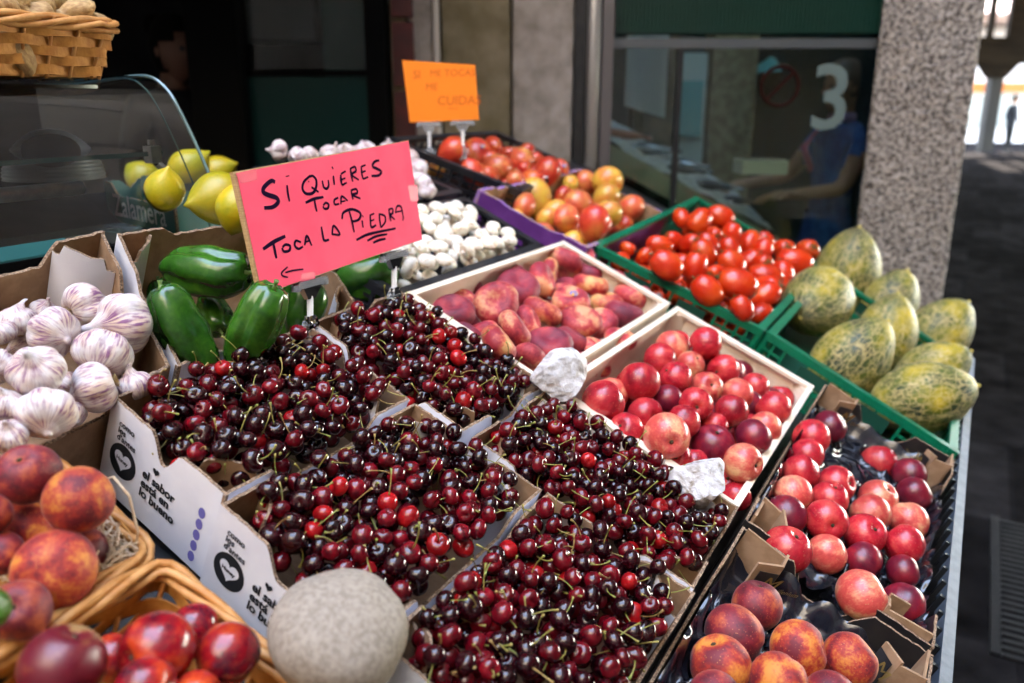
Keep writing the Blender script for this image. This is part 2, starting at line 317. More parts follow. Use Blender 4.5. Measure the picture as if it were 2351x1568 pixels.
# stone wall between the door and the shop window
t = thing('stone_wall', 'blurred grey granite wall behind the orange sign', 'wall', (-.1, 3.5, 0))
rough_block((.0, 3.32, 0), (.235, 3.7, 3.6), .04, .006, 14, 1).build('pale_block', GRANWALL, t)
rough_block((-.27, 3.335, 0), (-.003, 3.7, 3.6), .04, .006, 14, 2).build('weathered_block', OLIVESTONE, t)
rough_block((-.40, 3.36, 0), (-.30, 3.7, 3.6), .04, .006, 14, 4).build('narrow_block', GRANWALL, t)
rough_block((-.47, 3.35, 0), (-.40, 3.7, 3.6), .04, .006, 14, 6).build('edge_block', OLIVESTONE, t)
mb = MB()
for k in range(14): mb.box((-.455, 3.335, .2 + k * .25), (-.375, 3.36, .43 + k * .25))
mb.build('red_painted_brick', REDPAINT, t)
mb = MB(); mb.tube([(-.285, 3.32, 0), (-.285, 3.32, 3.6)], .013, 10)
tag(mb.build('drain_pipe', mat('grey_pipe', (.42, .38, .34), .5)), 'thin pale pipe running up the stone wall beside the orange sign', 'pipe')
# shop interior on the other side
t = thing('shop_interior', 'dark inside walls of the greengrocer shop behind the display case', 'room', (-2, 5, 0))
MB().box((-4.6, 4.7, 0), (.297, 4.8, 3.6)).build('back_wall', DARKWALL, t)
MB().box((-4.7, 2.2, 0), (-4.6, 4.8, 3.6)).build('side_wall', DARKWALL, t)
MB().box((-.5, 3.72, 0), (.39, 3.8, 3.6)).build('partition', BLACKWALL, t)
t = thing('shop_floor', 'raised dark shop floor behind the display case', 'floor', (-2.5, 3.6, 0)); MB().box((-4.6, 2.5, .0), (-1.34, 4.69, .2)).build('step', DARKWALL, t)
t = thing('shop_door', 'glass shop door with a dark teal panel and black frame', 'door', (-.8, 3.35, 0))
MB().hexa([(-1.19, 3.2, 0), (-1.0, 3.2, 0), (-1.0, 3.32, 0), (-1.19, 3.32, 0), (-1.19, 3.2, 2.4), (-1.0, 3.2, 2.4), (-1.0, 3.32, 2.4), (-1.19, 3.32, 2.4)]).box((-1.19, 3.2, 2.403), (-.47, 3.32, 2.9)).box((-.545, 3.25, 0), (-.475, 3.36, 2.4)).box((-1.0, 3.27, 1.735), (-.545, 3.33, 1.755)).build('frame', BLACKWALL, t)
MB().box((-1.0, 3.28, .02), (-.548, 3.31, 1.732)).build('teal_panel', mat('teal_film', (.004, .024, .023), .3, spec=.12), t)
MB().box((-1.0, 3.292, 1.758), (-.548, 3.298, 2.4)).build('pane', glass_mat('door_glass', (.75, .8, .8), 1.5, 0, .5), t)
# things seen dimly behind the door pane
t = thing('wall_cabinet', 'grey wall cabinet dimly seen through the upper shop door glass', 'cabinet', (-1.05, 4.5, 1.8))
MB().box((-1.35, 4.45, 1.93), (-.98, 4.69, 2.6)).build('body', mat('grey_laminate', (.018, .021, .021), .5), t); MB().box((-1.33, 4.435, 1.95), (-1.0, 4.447, 2.58)).build('door', mat('pale_laminate', (.028, .032, .033), .4), t)
t = thing('green_cupboard', 'tall green cupboard dimly seen through the shop door glass', 'cupboard', (-.8, 4.5, 0))
MB().box((-.95, 4.4, 0), (-.62, 4.69, 2.3)).build('body', mat('green_cupboard_paint', (.012, .085, .07), .5), t); MB().box((-.93, 4.385, .1), (-.64, 4.397, 2.2)).build('door', mat('green_door_paint', (.016, .11, .09), .45), t)
# shop window
t = thing('shop_window', 'large steel framed shop window with green ribbed film and numeral', 'window', (1.05, 3.55, 0))
MB().box((.24, 3.36, 0), (.282, 3.5, 3.6)).build('dark_post', DARKSTEEL, t)
MB().tube([(.315, 3.4, 0), (.315, 3.4, 3.6)], .03, 14).build('bright_post', mat('satin_steel', (.42, .40, .38), .3, metal=.7), t, smooth=True)
MB().box((.348, 3.38, 0), (.392, 3.5, 3.6)).build('frame_post', mat('grey_steel', (.12, .11, .11), .4, metal=.5), t)
MB().box((.392, 3.47, 1.845), (1.66, 3.5, 1.88)).box((.392, 3.47, .0), (1.66, 3.5, .12)).build('rail', mat('rail_grey', (.09, .10, .105), .4, metal=.4), t)
MB().box((.66, 3.472, .12), (.682, 3.498, 1.843)).build('mullion', DARKSTEEL, t)
MB().box((.392, 3.482, .12), (1.66, 3.488, 3.6)).build('pane', PANE, t)
mb = MB()
for k in range(80): mb.box((.395 + k * .0158, 3.468, 1.90), (.395 + k * .0158 + .0075, 3.479, 3.2))
mb.build('ribbed_film', mat('green_ribs', (.006, .042, .028), .35), t)
MB().box((.395, 3.4795, 1.895), (1.66, 3.4805, 3.2)).build('tinted_film', glass_mat('tinted_green', (.10, .22, .17), 1.4, 0, .4), t)
o = print_on('3', .36, (1.195, 3.478, 1.535), (1, 0, 0), (0, 0, 1), (0, -1, 0), mat('frosted_numeral', (.10, .14, .13), .7), t, 'numeral', bold=.004)
mb = MB(); ring = [(1.075 + .075 * math.cos(a), 3.476, 1.70 + .075 * math.sin(a)) for a in np.linspace(0, 2 * math.pi, 30)[:-1]]
mb.tube(ring, .0075, 6, closed=True); mb.tube([(1.125, 3.476, 1.752), (1.025, 3.476, 1.648)], .0075, 6); mb.build('prohibition_sticker', mat('dark_red_vinyl', (.018, .005, .003), .8, spec=.1), t)
# fish shop behind the window
t = thing('fish_shop_room', 'dim teal walls of the fish shop behind the window', 'room', (1.5, 6, 0))
MB().box((.39, 6.6, 0), (1.66, 6.7, 3.6)).build('back_wall', FISHWALL, t); MB().box((1.663, 3.5, 0), (1.71, 6.7, 3.6)).build('side_wall', FISHWALL, t)
MB().box((.30, 3.82, 0), (.385, 6.7, 3.6)).build('partition', DARKWALL, t)
t = thing('tiled_pillar', 'stone pillar inside the fish shop', 'pillar', (1.2, 5, 0))
rough_block((1.13, 4.9, 0), (1.39, 5.15, 3.6), .05, .006, 14, 11).build('shaft', mat('yellow_granite', (.30, .24, .13), .9, (.2, .15, .08), 20, bump=.5), t)
t = thing('brown_pillar', 'dark brown stone pillar behind the fish counter', 'pillar', (.8, 4.8, 0))
rough_block((.66, 4.7, 0), (.90, 4.95, 3.6), .05, .006, 14, 12).build('shaft', mat('brown_granite', (.13, .09, .05), .9, (.08, .055, .03), 20, bump=.5), t)
t = thing('fish_counter', 'sloping white ice counter with fish trays in the fish shop', 'counter', (1.0, 4.1, 0))
c0, c1 = (.42, 3.75), (1.45, 4.25)
ICE = mat('crushed_ice', (.75, .76, .76), .4, (.5, .5, .5), 30, bump=1, bscale=60)
MB().hexa([(.40, 3.8, 0), (1.25, 3.95, 0), (1.25, 4.6, 0), (.40, 4.6, 0), (.40, 3.8, 1.46), (1.25, 3.95, 1.02), (1.25, 4.6, 1.14), (.40, 4.6, 1.60)]).build('base', DARKWALL, t)
MB().grid(lambda s, q: (.40 + 0.85 * s, 3.72 + .15 * s + q * .9, 1.48 - .44 * s + .13 * q + .03 * nz((s * 3, q * 3, 0), 3)), 24, 16).build('ice_bed', ICE, t)
MB().hexa([(.40, 3.70, 1.38), (1.25, 3.85, .93), (1.25, 3.87, .93), (.40, 3.72, 1.38), (.40, 3.70, 1.48), (1.25, 3.85, 1.03), (1.25, 3.87, 1.03), (.40, 3.72, 1.48)]).build('front_rim', mat('cream_edge', (.45, .43, .36), .4), t)
fm = [mat('silver_fish', (.30, .33, .36), .25, metal=.4), mat('red_fish', (.45, .16, .09), .3), mat('dark_fish', (.06, .06, .07), .3)]
FV, FF = lathe(lambda q: (.5 * math.sin(math.pi * min(1, q * 1.02) ** .8) * .34 + .002 + (.09 * max(0, q - .86) / .14), q - .5), 12, 14)
FV = FV * np.array([1, .5, 1])
fme = [rawmesh('fish', FV, FF, q) for q in fm]
for k, (s, q, ml) in enumerate([(.1, .3, 1), (.2, .5, 1), (.28, .3, 0), (.36, .55, 0), (.5, .3, 2), (.58, .5, 0), (.68, .3, 2), (.78, .5, 0), (.44, .7, 2), (.62, .72, 0), (.85, .3, 2)]):
    o = put('fish', fme[ml], (.40 + 0.85 * s, 3.72 + .15 * s + q * .9, 1.505 - .44 * s + .13 * q), aim((.9, .35 * (-1) ** k, -.12), .2), .24)
    tag(o, ['silver fish lying on the ice counter behind the shop window', 'reddish fish lying on the ice counter behind the shop window', 'dark fish lying on the ice counter behind the shop window'][ml], 'fish', ['silver fish on the ice counter', 'red fish on the ice counter', 'dark fish on the ice counter'][ml])
t = thing('price_board', 'white paper sheet hanging inside the fish shop window', 'paper', (.68, 4.3, 1.8))
MB().grid(lambda s, q: (.56 + .2 * s, 4.28 + .02 * math.sin(s * 5), 1.62 + .42 * q - .06 * s + .01 * math.sin(q * 8)), 8, 8).build('sheet', mat('white_paper', (.72, .72, .72), .7), t); MB().tube([(.55, 4.28, 2.05), (.78, 4.28, 2.0)], .006).build('rod', DARKSTEEL, t)
t = thing('glass_cooler', 'pale turquoise cooler beside the stone pillar in the fish shop', 'cooler', (1.0, 5, 0))
MB().box((.88, 4.9, 0), (1.1, 5.3, 1.9)).build('body', mat('pale_cooler', (.5, .6, .55), .5), t); MB().box((.90, 4.88, 1.45), (1.08, 4.897, 1.75)).build('turquoise_panel', mat('turquoise_panel', (.10, .42, .42), .4), t)
t = thing('wash_basin', 'white enamel basin under the fish counter by the woman', 'basin', (1.28, 3.9, 1.15))
mb = MB(); bo = np.array(atY(1757, 385, 3.72)); FRB = lambda s, q, z: bo + np.array([s, q, z])
mb.box((-.10, 0, -.03), (.10, .16, .03), fr=FRB).build('bowl', mat('enamel', (.8, .78, .7), .3), t); MB().box((-.08, .02, .031), (.08, .14, .034), fr=FRB).build('water_surface', mat('basin_inside', (.4, .4, .36), .2), t)
t = thing('water_jug', 'turquoise parasol canopy glimpsed in the fish shop', 'parasol', (1.1, 6, 0))
t.name = 'parasol'
pc = atY(1810, 148, 5.6); mb = MB()
mb.add([pc + [0, 0, .12]] + [pc + [.28 * math.cos(a), .28 * math.sin(a), -.05] for a in np.linspace(0, 2 * math.pi, 9)[:-1]], [(0, i + 1, (i + 1) % 8 + 1) for i in range(8)]).build('canopy', mat('turquoise_cloth', (.08, .36, .36), .7), t); MB().tube([pc + [0, 0, .1], (pc[0], pc[1], 0)], .015).build('pole', DARKSTEEL, t)
# far end of the arcade, sunlit street beyond
t = thing('timber_gallery', 'dark timber gallery wall with openings at the far arcade end', 'wall', (17, 28, 0))
def at28(x, y): p = atY(x, y, 28); return p[0], p[2]
mb = MB()
xs0 = 11.; xs1 = 26.
zb0 = at28(2300, 146)[1]; zb1 = at28(2300, 84)[1]
mb.box((xs0, 28, zb0), (xs1, 28.3, zb1))
x1 = at28(2276, 40)[0]; x2 = at28(2288, 40)[0]; x3 = at28(2322, 40)[0]
mb.box((x1, 28.01, zb1 + .003), (x2, 28.2, 8)); mb.box((x3, 28.01, zb1 + .003), (xs1, 28.2, 8)); mb.box((xs0, 28.01, zb1 + .003), (at28(2235, 40)[0], 28.2, 8))
mb.build('wall', SOFFIT, t)
mb = MB(); xc = at28(2277, 250)[0]
mb.box((xc - .2, 27.9, 0), (xc + .2, 28.25, zb0 - .45)); mb.build('post', mat('weathered_post', (.03, .026, .022), .9), t)
MB().hexa([(xc - .22, 27.85, zb0 - .447), (xc + .22, 27.85, zb0 - .447), (xc + .22, 28.27, zb0 - .447), (xc - .22, 28.27, zb0 - .447), (xc - .6, 27.85, zb0 - .003), (xc + .6, 27.85, zb0 - .003), (xc + .6, 28.27, zb0 - .003), (xc - .6, 28.27, zb0 - .003)]).build('capital', SOFFIT, t)
MB().box((xs0 - .5, 27.6, 0), (xs0, 28.3, 8)).build('end_pier', SOFFIT, t)
t = thing('far_house', 'white house with orange fascia and tiled roof in the sunny street', 'house', (19, 36, 0))
MB().box((8, 34, 0), (34, 42, 4.6)).build('wall', WHITEWALL, t)
z1 = atY(2300, 190, 33.9)[2]; z0 = atY(2300, 212, 33.9)[2]
MB().box((12, 33.85, z0), (30, 33.98, z1)).build('orange_fascia', mat('orange_fascia', (.55, .16, .02), .6), t)
for k in range(5): MB().box((15.2 + k * 2.6, 33.93, .6), (17.3 + k * 2.6, 33.99, z0 - .12)).build('shop_front', mat('shop_front_glass', (.30, .33, .33), .15), t)
mb = MB()
for k in range(70): mb.tube([(8 + k * .38, 33.5, 4.6), (8 + k * .38, 41, 7.2)], .21, 8)
mb.build('roof', mat('clay_tile', (.55, .42, .35), .9, (.42, .30, .25), 6), t)
# iron drain in the pavement
t = thing('drain_grate', 'dark iron drain grate set in the paving beside the stall', 'drain', (1.9, 2.6, .0))
gx = lambda s, q, z: np.array([1.72, 2.62, 0]) + AH * -s + B_ * q + UP * z
mb = MB(); mb.box((0, -.5, .002), (.03, .5, .014), fr=gx); mb.box((.3, -.5, .002), (.33, .5, .014), fr=gx); mb.build('frame', DARKSTEEL, t)
mb = MB()
for k in range(25): mb.box((.032, -.5 + k * .04, .002), (.298, -.478 + k * .04, .012), fr=gx)
mb.build('bar', DARKSTEEL, t); MB().box((.03, -.5, .0005), (.3, .5, .0015), fr=gx).build('shaft', BLACKWALL, t)
# ------------------------------------------------------------------ the stall itself
ST0 = W(0, .9, -.13)
t = thing('market_stall', 'sloping steel market stall carrying all the fruit crates', 'stall', (float(ST0[0]), float(ST0[1]), 0))
FR = W
MB().box((-.80, -.75, -.140), (.88, 2.4, -.128), fr=FR).build('shelf', DARKSTEEL, t)
MB().box((.893, -.75, -.040), (.911, 2.1, -.006), fr=FR).box((.893, -.75, -.155), (.911, 2.1, -.130), fr=FR).build('front_rail', STEEL, t)
mb = MB()
for k in range(58): mb.box((.885, -.72 + k * .048, -.127), (.903, -.714 + k * .048, -.010), fr=FR)
mb.box((.88, -.75, -.150), (.904, 2.1, -.141), fr=FR); mb.build('side_grille', DARKSTEEL, t)
for (u, v) in ((.86, -.6), (.86, 1.95), (-.7, -.6), (-.7, 2.2)):
    p = W(u, v, -.145); MB().box((p[0] - .02, p[1] - .02, 0), (p[0] + .02, p[1] + .02, p[2])).build('leg', STEEL, t)
# ------------------------------------------------------------------ cardboard boxes
class Frame:
    """a box with four rim corners in shelf coordinates: up/left, up/right, down/right, down/left (u, v, h)"""
    def __init__(s, c, depth): s.c = [W(*p) for p in c]; s.d = depth; s.uvh = [np.array(p) for p in c]; s.n = N_
def card_box(name, label, cat, c, depth, outer, inner=KRAFT, edge=KEDGE, raised=.017, mid=-.016, flap=.056, flaps=WHITEBOARD, flap_h=.012, flap_list=(0, 1, 2, 3), walls=(0, 1, 2, 3), thick=.0042, ramp=.02, foot=.075, seed=0, world=False, NN=None):
    NN = N_ if NN is None else NN
    rnd = random.Random(seed); C = [np.asarray(p, float) for p in c] if world else [W(*p) for p in c]; cen = sum(C) / 4
    org = cen - NN * depth; t = thing(name, label, cat, org)
    def side(i):
        a, b_ = C[i], C[(i + 1) % 4]; L = np.linalg.norm(b_ - a); e = (b_ - a) / L; inn = np.cross(NN, e); inn = inn if np.dot(inn, cen - a) > 0 else -inn
        return a, b_, L, e, inn
    for i in walls:
        a, b_, L, e, inn = side(i); ns = max(30, int(L / .006)); mb = MB(); top = []
        for k in range(ns + 1):
            s = L * k / ns; q = min(s, L - s); g = min(1, max(0, (q - foot) / ramp)); z = raised * (1 - g) + mid * g + rnd.uniform(-.0012, .0012)
            top.append((a + e * s + NN * z, z))
        A1 = []
        for k in range(ns + 1):
            s = L * k / ns; p = top[k][0]; bt = a + e * s - NN * depth
            A1 += [bt, p, p + inn * thick, bt + inn * thick]
        fs = []; ms = []
        for k in range(ns):
            o, q = 4 * k, 4 * k + 4
            fs += [(o, q, q + 1, o + 1), (o + 1, q + 1, q + 2, o + 2), (o + 2, q + 2, q + 3, o + 3)]; ms += [0, 2, 1]
        fs += [(0, 1, 2, 3), (4 * ns, 4 * ns + 3, 4 * ns + 2, 4 * ns + 1)]; ms += [2, 2]
        mb.add(A1, fs, ms).build('wall', [outer, inner, edge], t)
    MB().prism([p - NN * (depth - .0) + (cen - p) * .02 for p in C], NN * .004).build('base', inner, t)
    for i in flap_list:                                  # folded corner pillars: a diagonal panel across the corner
        a, b_, L, e, inn = side(i); e2 = unit(C[(i - 1) % 4] - C[i]); p = C[i]
        f1 = flap * rnd.uniform(.9, 1.12); f2 = flap * rnd.uniform(.9, 1.12)
        q0 = p + e * f1 + inn * thick * 1.2; q1 = p + e2 * f2 + (np.cross(NN, e2) if np.dot(np.cross(NN, e2), cen - p) > 0 else -np.cross(NN, e2)) * thick * 1.2
        fi = unit((cen - p) - NN * np.dot(cen - p, NN)); mb = MB(); ns = 16; V = []; cr = rnd.uniform(.15, .4)
        for k in range(ns + 1):
            s = k / ns; z = flap_h + raised * .55 + rnd.uniform(-.0016, .0016) - (.016 if s < cr * .6 or s > 1 - cr * .5 else 0)
            bulge = fi * (.010 * math.sin(math.pi * s)); base = q0 + (q1 - q0) * s + bulge
            V += [base - NN * depth * .96, base + NN * z, base + NN * z - fi * .0035, base - NN * depth * .96 - fi * .0035]
        fs = []; ms = []
        for k in range(ns):
            o, q = 4 * k, 4 * k + 4; fs += [(o, q, q + 1, o + 1), (o + 1, q + 1, q + 2, o + 2), (o + 2, q + 2, q + 3, o + 3)]; ms += [0, 2, 1]
        mb.add(V, fs, ms).build('corner_flap', [flaps, inner, edge], t)
    t['_'] = 0; del t['_']
    return t, C, cen
CH = dict(
    a=[(-.098, -.147, 0), (-.110, .197, 0), (.097, .190, 0), (.100, -.152, 0)],
    b=[(-.115, .207, 0), (-.118, .440, 0), (.198, .450, 0), (.188, .203, 0)],
    c=[(.106, -.165, 0), (.107, .190, 0), (.330, .195, 0), (.332, -.172, 0)],
    d=[(.204, .201, 0), (.206, .440, 0), (.556, .455, 0), (.562, .210, 0)],
    e=[(.338, -.170, 0), (.337, .198, 0), (.566, .204, 0), (.566, -.17, 0)])
CHL = dict(a='white cardboard box of cherries directly below the green peppers, printed on its side',
           b='white cardboard box of cherries between the pink sign and the flat peaches',
           c='white cardboard box of cherries with the big pebble on its edge',
           d='white cardboard box of cherries alongside the nectarine crate',
           e='white cardboard box of cherries lowest on the slope, beyond the pebble')
boxes = {}
for k in 'abcde':
    t, C, cen = card_box('cherry_box', CHL[k], 'cardboard box', CH[k], .115, WHITEBOARD, seed=ord(k)); tag(t, group='cherry boxes'); boxes[k] = (t, C, cen)
# print on the viewer-side walls of two cherry boxes (wall from corner 3 to corner 0)
def side_print(k, items):
    t, C, cen = boxes[k]; a, b_ = C[0], C[3]; L = np.linalg.norm(b_ - a); ex = (b_ - a) / L; en = np.cross(ex, N_); en = en if np.dot(en, cen - a) < 0 else -en
    for it in items: it(t, a, ex, en)
def heart(s0, z0, r, ink, name='heart_emblem', lift=.0007):
    def f(t, a, ex, en):
        pts = [(16 * math.sin(q) ** 3 / 17, (13 * math.cos(q) - 5 * math.cos(2 * q) - 2 * math.cos(3 * q) - math.cos(4 * q)) / 17) for q in np.linspace(0, 2 * math.pi, 40)[:-1]]
        MB().add([a + ex * (s0 + r * x) + N_ * (z0 + r * y) + en * lift for x, y in pts], [tuple(range(39))]).build(name, ink, t)
    return f
def disc(s0, z0, r, ink, name='round_emblem', lift=.0004, ry=None):
    def f(t, a, ex, en): MB().add([a + ex * (s0 + r * math.cos(q)) + N_ * (z0 + (ry or r) * math.sin(q)) + en * lift for q in np.linspace(0, 2 * math.pi, 36)[:-1]], [tuple(range(35))]).build(name, ink, t)
    return f
def words_(tx, s0, z0, size, ink=INK, shear=0., bold=.0):
    return lambda t, a, ex, en: print_on(tx, size, a + ex * s0 + N_ * z0, ex, N_, en, ink, t, shear=shear, bold=bold, lift=.001)
PR = [words_('como\nlos\nd\'antes', .020, -.010, .012, bold=.0003), disc(.036, -.056, .024, INK), heart(.036, -.055, .016, WHITEBOARD), words_('Huney', .025, -.057, .0078, bold=.0003),
      words_('el sabor\nest\u00e1 en\nlo bueno', .072, -.050, .0175, bold=.0006), heart(.092, -.030, .006, INK)]
PR += [disc(.172, -.030 - k * .017, .0055, PURPLEINK, 'purple_dot', ry=.0075) for k in range(5)]
side_print('a', PR)
side_print('c', PR)
# ------------------------------------------------------------------ garlic and pepper boxes
PEPC = [(-.335, .022, .07), (-.335, .370, .07), (-.121, .330, .0), (-.120, -.035, .0)]
GARC = [(-.305, -.37, .07), (-.345, .006, .07), (-.121, -.046, .0), (-.075, -.37, .0)]
tp, PC_, pcen = card_box('pepper_box', 'open brown cardboard box holding the green peppers', 'cardboard box', PEPC, .125, WHITEBOARD, seed=31, raised=.01, mid=-.004, flap=.05, flap_list=(0, 2, 3), thick=.005)
tg, GC_, gcen = card_box('garlic_box', 'open cardboard box heaped with purple garlic', 'cardboard box', GARC, .125, KRAFT, seed=32, raised=.012, mid=-.02, flap=.075, flap_list=(1, 2), thick=.005)
# lemon box, purple box
F0 = onplane(528, 522, W(-.38, .315, .02), B_)               # front foot of the display case end, where the lemon box stands
LZ = F0[2] - .0115; hp = lambda x, y, z=LZ: onplane(x, y, np.array([0, 0, z]), UP)
l1, l2, l3 = hp(250, 503), hp(408, 541), hp(524, 524); l3 = l2 + (l3 - l2) * .97; l4 = l1 + (l3 - l2)
tl, LC_, lcen = card_box('lemon_box', 'teal cardboard fruit box filled with big lemons', 'cardboard box', [p + UP * .062 for p in (l1, l4, l3, l2)], .062, TEALBOARD, inner=TEALBOARD, seed=33, raised=.012, mid=-.012, flap=.028, flaps=TEALBOARD, flap_list=(1, 2, 3), foot=.03, ramp=.03, world=True, NN=UP)
a, b_ = LC_[0], LC_[3]; ex = unit(b_ - a); en = np.cross(ex, UP); en = en if np.dot(en, lcen - a) < 0 else -en
print_on('Zalamera', float(np.linalg.norm(b_ - a)) * .20, a + ex * np.linalg.norm(b_ - a) * .12 - UP * .050, ex, UP, en, WHITEINK, tl, bold=.0006, lift=.001)
PUR = [(-.400, 1.135, 0), (-.415, 1.80, 0), (-.085, 1.82, 0), (-.072, 1.165, 0)]
tu, UC_, ucen = card_box('mango_box', 'purple cardboard box full of yellow and orange mangoes', 'cardboard box', PUR, .115, PURPLEBOARD, edge=mat('purple_rim', (.22, .11, .33), .7, (.3, .18, .1), 40), seed=34, raised=.004, mid=-.002, flap_list=(), thick=.011)
mb = MB()
a, b_ = UC_[0], UC_[3]; ex = unit(b_ - a); en = np.cross(ex, N_); en = en if np.dot(en, ucen - a) < 0 else -en
for s0 in (.07, .2): MB().add([a + ex * (s0 + .035 * math.cos(q)) + N_ * (-.06 + .016 * math.sin(q)) + en * .001 for q in np.linspace(0, 2 * math.pi, 24)[:-1]], [tuple(range(23))]).build('hand_slot', BLACKWALL, tu)
MB().hexa([W(-.405, 1.5, .0055), W(-.405, 1.55, .0055), W(-.395, 1.55, .0055), W(-.395, 1.5, .0055), W(-.405, 1.5, .0065), W(-.405, 1.55, .0065), W(-.395, 1.55, .0065), W(-.395, 1.5, .0065)]).build('rim_label', WHITEBOARD, tu)
# ------------------------------------------------------------------ black printed boxes with film liners
BBX = dict(n=[(.572, .425, 0), (.572, 1.125, 0), (.868, 1.125, 0), (.868, .415, 0)], p=[(.575, -.30, 0), (.574, .405, 0), (.868, .398, 0), (.868, -.30, 0)])
tn, NC_, ncen = card_box('nectarine_box', 'black printed cardboard box with nectarines on a black film tray', 'cardboard box', BBX['n'], .10, BLACKBOARD, inner=BLACKBOARD, raised=.022, mid=-.030, flap=.06, flaps=BLACKBOARD, flap_list=(), foot=.085, ramp=.035, seed=41, flap_h=.012)
tq, QC_, qcen = card_box('peach_box', 'black printed cardboard box with peaches on a black film tray', 'cardboard box', BBX['p'], .10, BLACKBOARD, inner=BLACKBOARD, raised=.022, mid=-.030, flap=.06, flaps=BLACKBOARD, flap_list=(), foot=.085, ramp=.035, seed=42, flap_h=.012)
def corner_pillar(t, C, i, cen, l1, l2, hgt):
    """kraft corner gusset folded over the box corner, with a black printed patch"""
    p = C[i]; e1 = unit(C[(i + 1) % 4] - p); e2 = unit(C[(i - 1) % 4] - p); q0 = p + e1 * l1 + e2 * .008; q1 = p + e2 * l2 + e1 * .008; q2 = p + e1 * .008 + e2 * .008; fi = unit(cen - p - N_ * np.dot(cen - p, N_))
    mb = MB(); lo = -N_ * .09
    q3 = q0 + e2 * .035; q4 = q1 + e1 * .035
    for x, y in ((q2, q0), (q0, q3), (q3, q4)):
        w = unit(np.cross(y - x, N_)) * .004; mb.hexa([x + lo, y + lo, y + lo + w, x + lo + w, x + N_ * hgt, y + N_ * hgt * .8, y + N_ * hgt * .8 + w, x + N_ * hgt + w])
    mb.build('corner_gusset', KRAFT, t)
    x, y = q3 + (q4 - q3) * .12, q3 + (q4 - q3) * .88; w = unit(np.cross(y - x, N_)); w = w if np.dot(w, fi) > 0 else -w
    MB().prism([x + w * .0046 - N_ * .06, y + w * .0046 - N_ * .06, y + w * .0046 + N_ * (hgt * .55), x + w * .0046 + N_ * (hgt * .62)], w * .0008).build('printed_patch', BLACKBOARD, t)
    ex = unit(y - x); ex = ex if np.dot(ex, np.array([1, 0, 0])) > 0 else -ex; o = (x if np.dot(y - x, ex) > 0 else y)
    print_on('M', .034, o + ex * .008 - N_ * .012 + w * .0056, ex, N_, w, GOLD, t, 'gold_monogram', shear=.4)
    print_on('illenium', .011, o + ex * .040 - N_ * .012 + w * .0056, ex, N_, w, GOLD, t, shear=.4)
for i in (0, 1, 2, 3): corner_pillar(tn, NC_, i, ncen, .075, .06, .034)
for i in (1, 2): corner_pillar(tq, QC_, i, qcen, .075, .065, .030)
print_on('M   illenium', .016, NC_[3] - A_ * -.0 + A_ * .16 + N_ * -.05 - B_ * .0015, -A_, N_, -B_, GOLD, tn, shear=.4)
# ------------------------------------------------------------------ pale wooden crates
def wood_crate(label, u0, u1, v0, v1, depth, slot):
    t = thing('wooden_crate', label, 'wooden crate', W((u0 + u1) / 2, (v0 + v1) / 2, -depth), 'pale wooden crates'); th_ = .007; rim = .021
    def board(lo, hi, nm='side_board'): MB().box(lo, hi, fr=W).build(nm, WOOD, t)
    board((u0, v0, -depth), (u1, v0 + th_, -.0)); board((u0, v1 - th_, -depth), (u1, v1, -.0)) if not slot else None
    if slot:
        um = (u0 + u1) / 2; s = .06; mb = MB()
        mb.box((u0, v1 - th_, -depth), (u1, v1, -.062), fr=W).box((u0, v1 - th_, -.0617), (um - s, v1, 0), fr=W).box((um + s, v1 - th_, -.0617), (u1, v1, 0), fr=W).box((um - s + .0003, v1 - th_, -.036), (um + s - .0003, v1, 0), fr=W).build('side_board', WOOD, t)
    board((u0, v0 + th_, -depth), (u0 + th_, v1 - th_, -.0)); board((u1 - th_, v0 + th_, -depth), (u1, v1 - th_, -.0))
    for lo, hi in (((u0, v0, .0005), (u1, v0 + rim, .008)), ((u0, v1 - rim, .0005), (u1, v1, .008)), ((u0, v0 + rim + .0005, .0005), (u0 + .012, v1 - rim - .0005, .007)), ((u1 - .012, v0 + rim + .0005, .0005), (u1, v1 - rim - .0005, .007))): board(lo, hi, 'rim_board')
    for cu, cv, su, sv in ((u0, v0, 1, 1), (u0, v1, 1, -1), (u1, v0, -1, 1), (u1, v1, -1, -1)):
        a = W(cu + su * .0075, cv + sv * .0075, -depth); MB().prism([a, a + (W(1, 0) - W(0, 0)) * su * .03, a + (W(0, 1) - W(0, 0)) * sv * .03], N_ * depth).build('corner_post', WOOD, t)
    mb = MB(); n = 6
    for k in range(n): mb.box((u0 + th_, v0 + th_ + (v1 - v0 - 2 * th_) * k / n, -depth), (u1 - th_, v0 + th_ + (v1 - v0 - 2 * th_) * (k + .9) / n, -depth + .005), fr=W)
    mb.build('floor_slat', WOOD, t)
    mb = MB()
    for s in (.3, .62): uu = u0 + (u1 - u0) * s; mb.tube([W(uu, v0 + .012, .0085), W(uu + .003, v0 + .001, .0085), W(uu + .004, v0 - .001, .002), W(uu + .006, v0 - .001, -.022)], .0006, 5)
    mb.build('staple_wire', DARKSTEEL, t)
    return t
wood_crate('pale wooden crate holding the flat peaches', -.120, .187, .455, 1.115, .10, False)
wood_crate('pale wooden crate holding the red nectarines', .203, .556, .460, 1.120, .115, True)
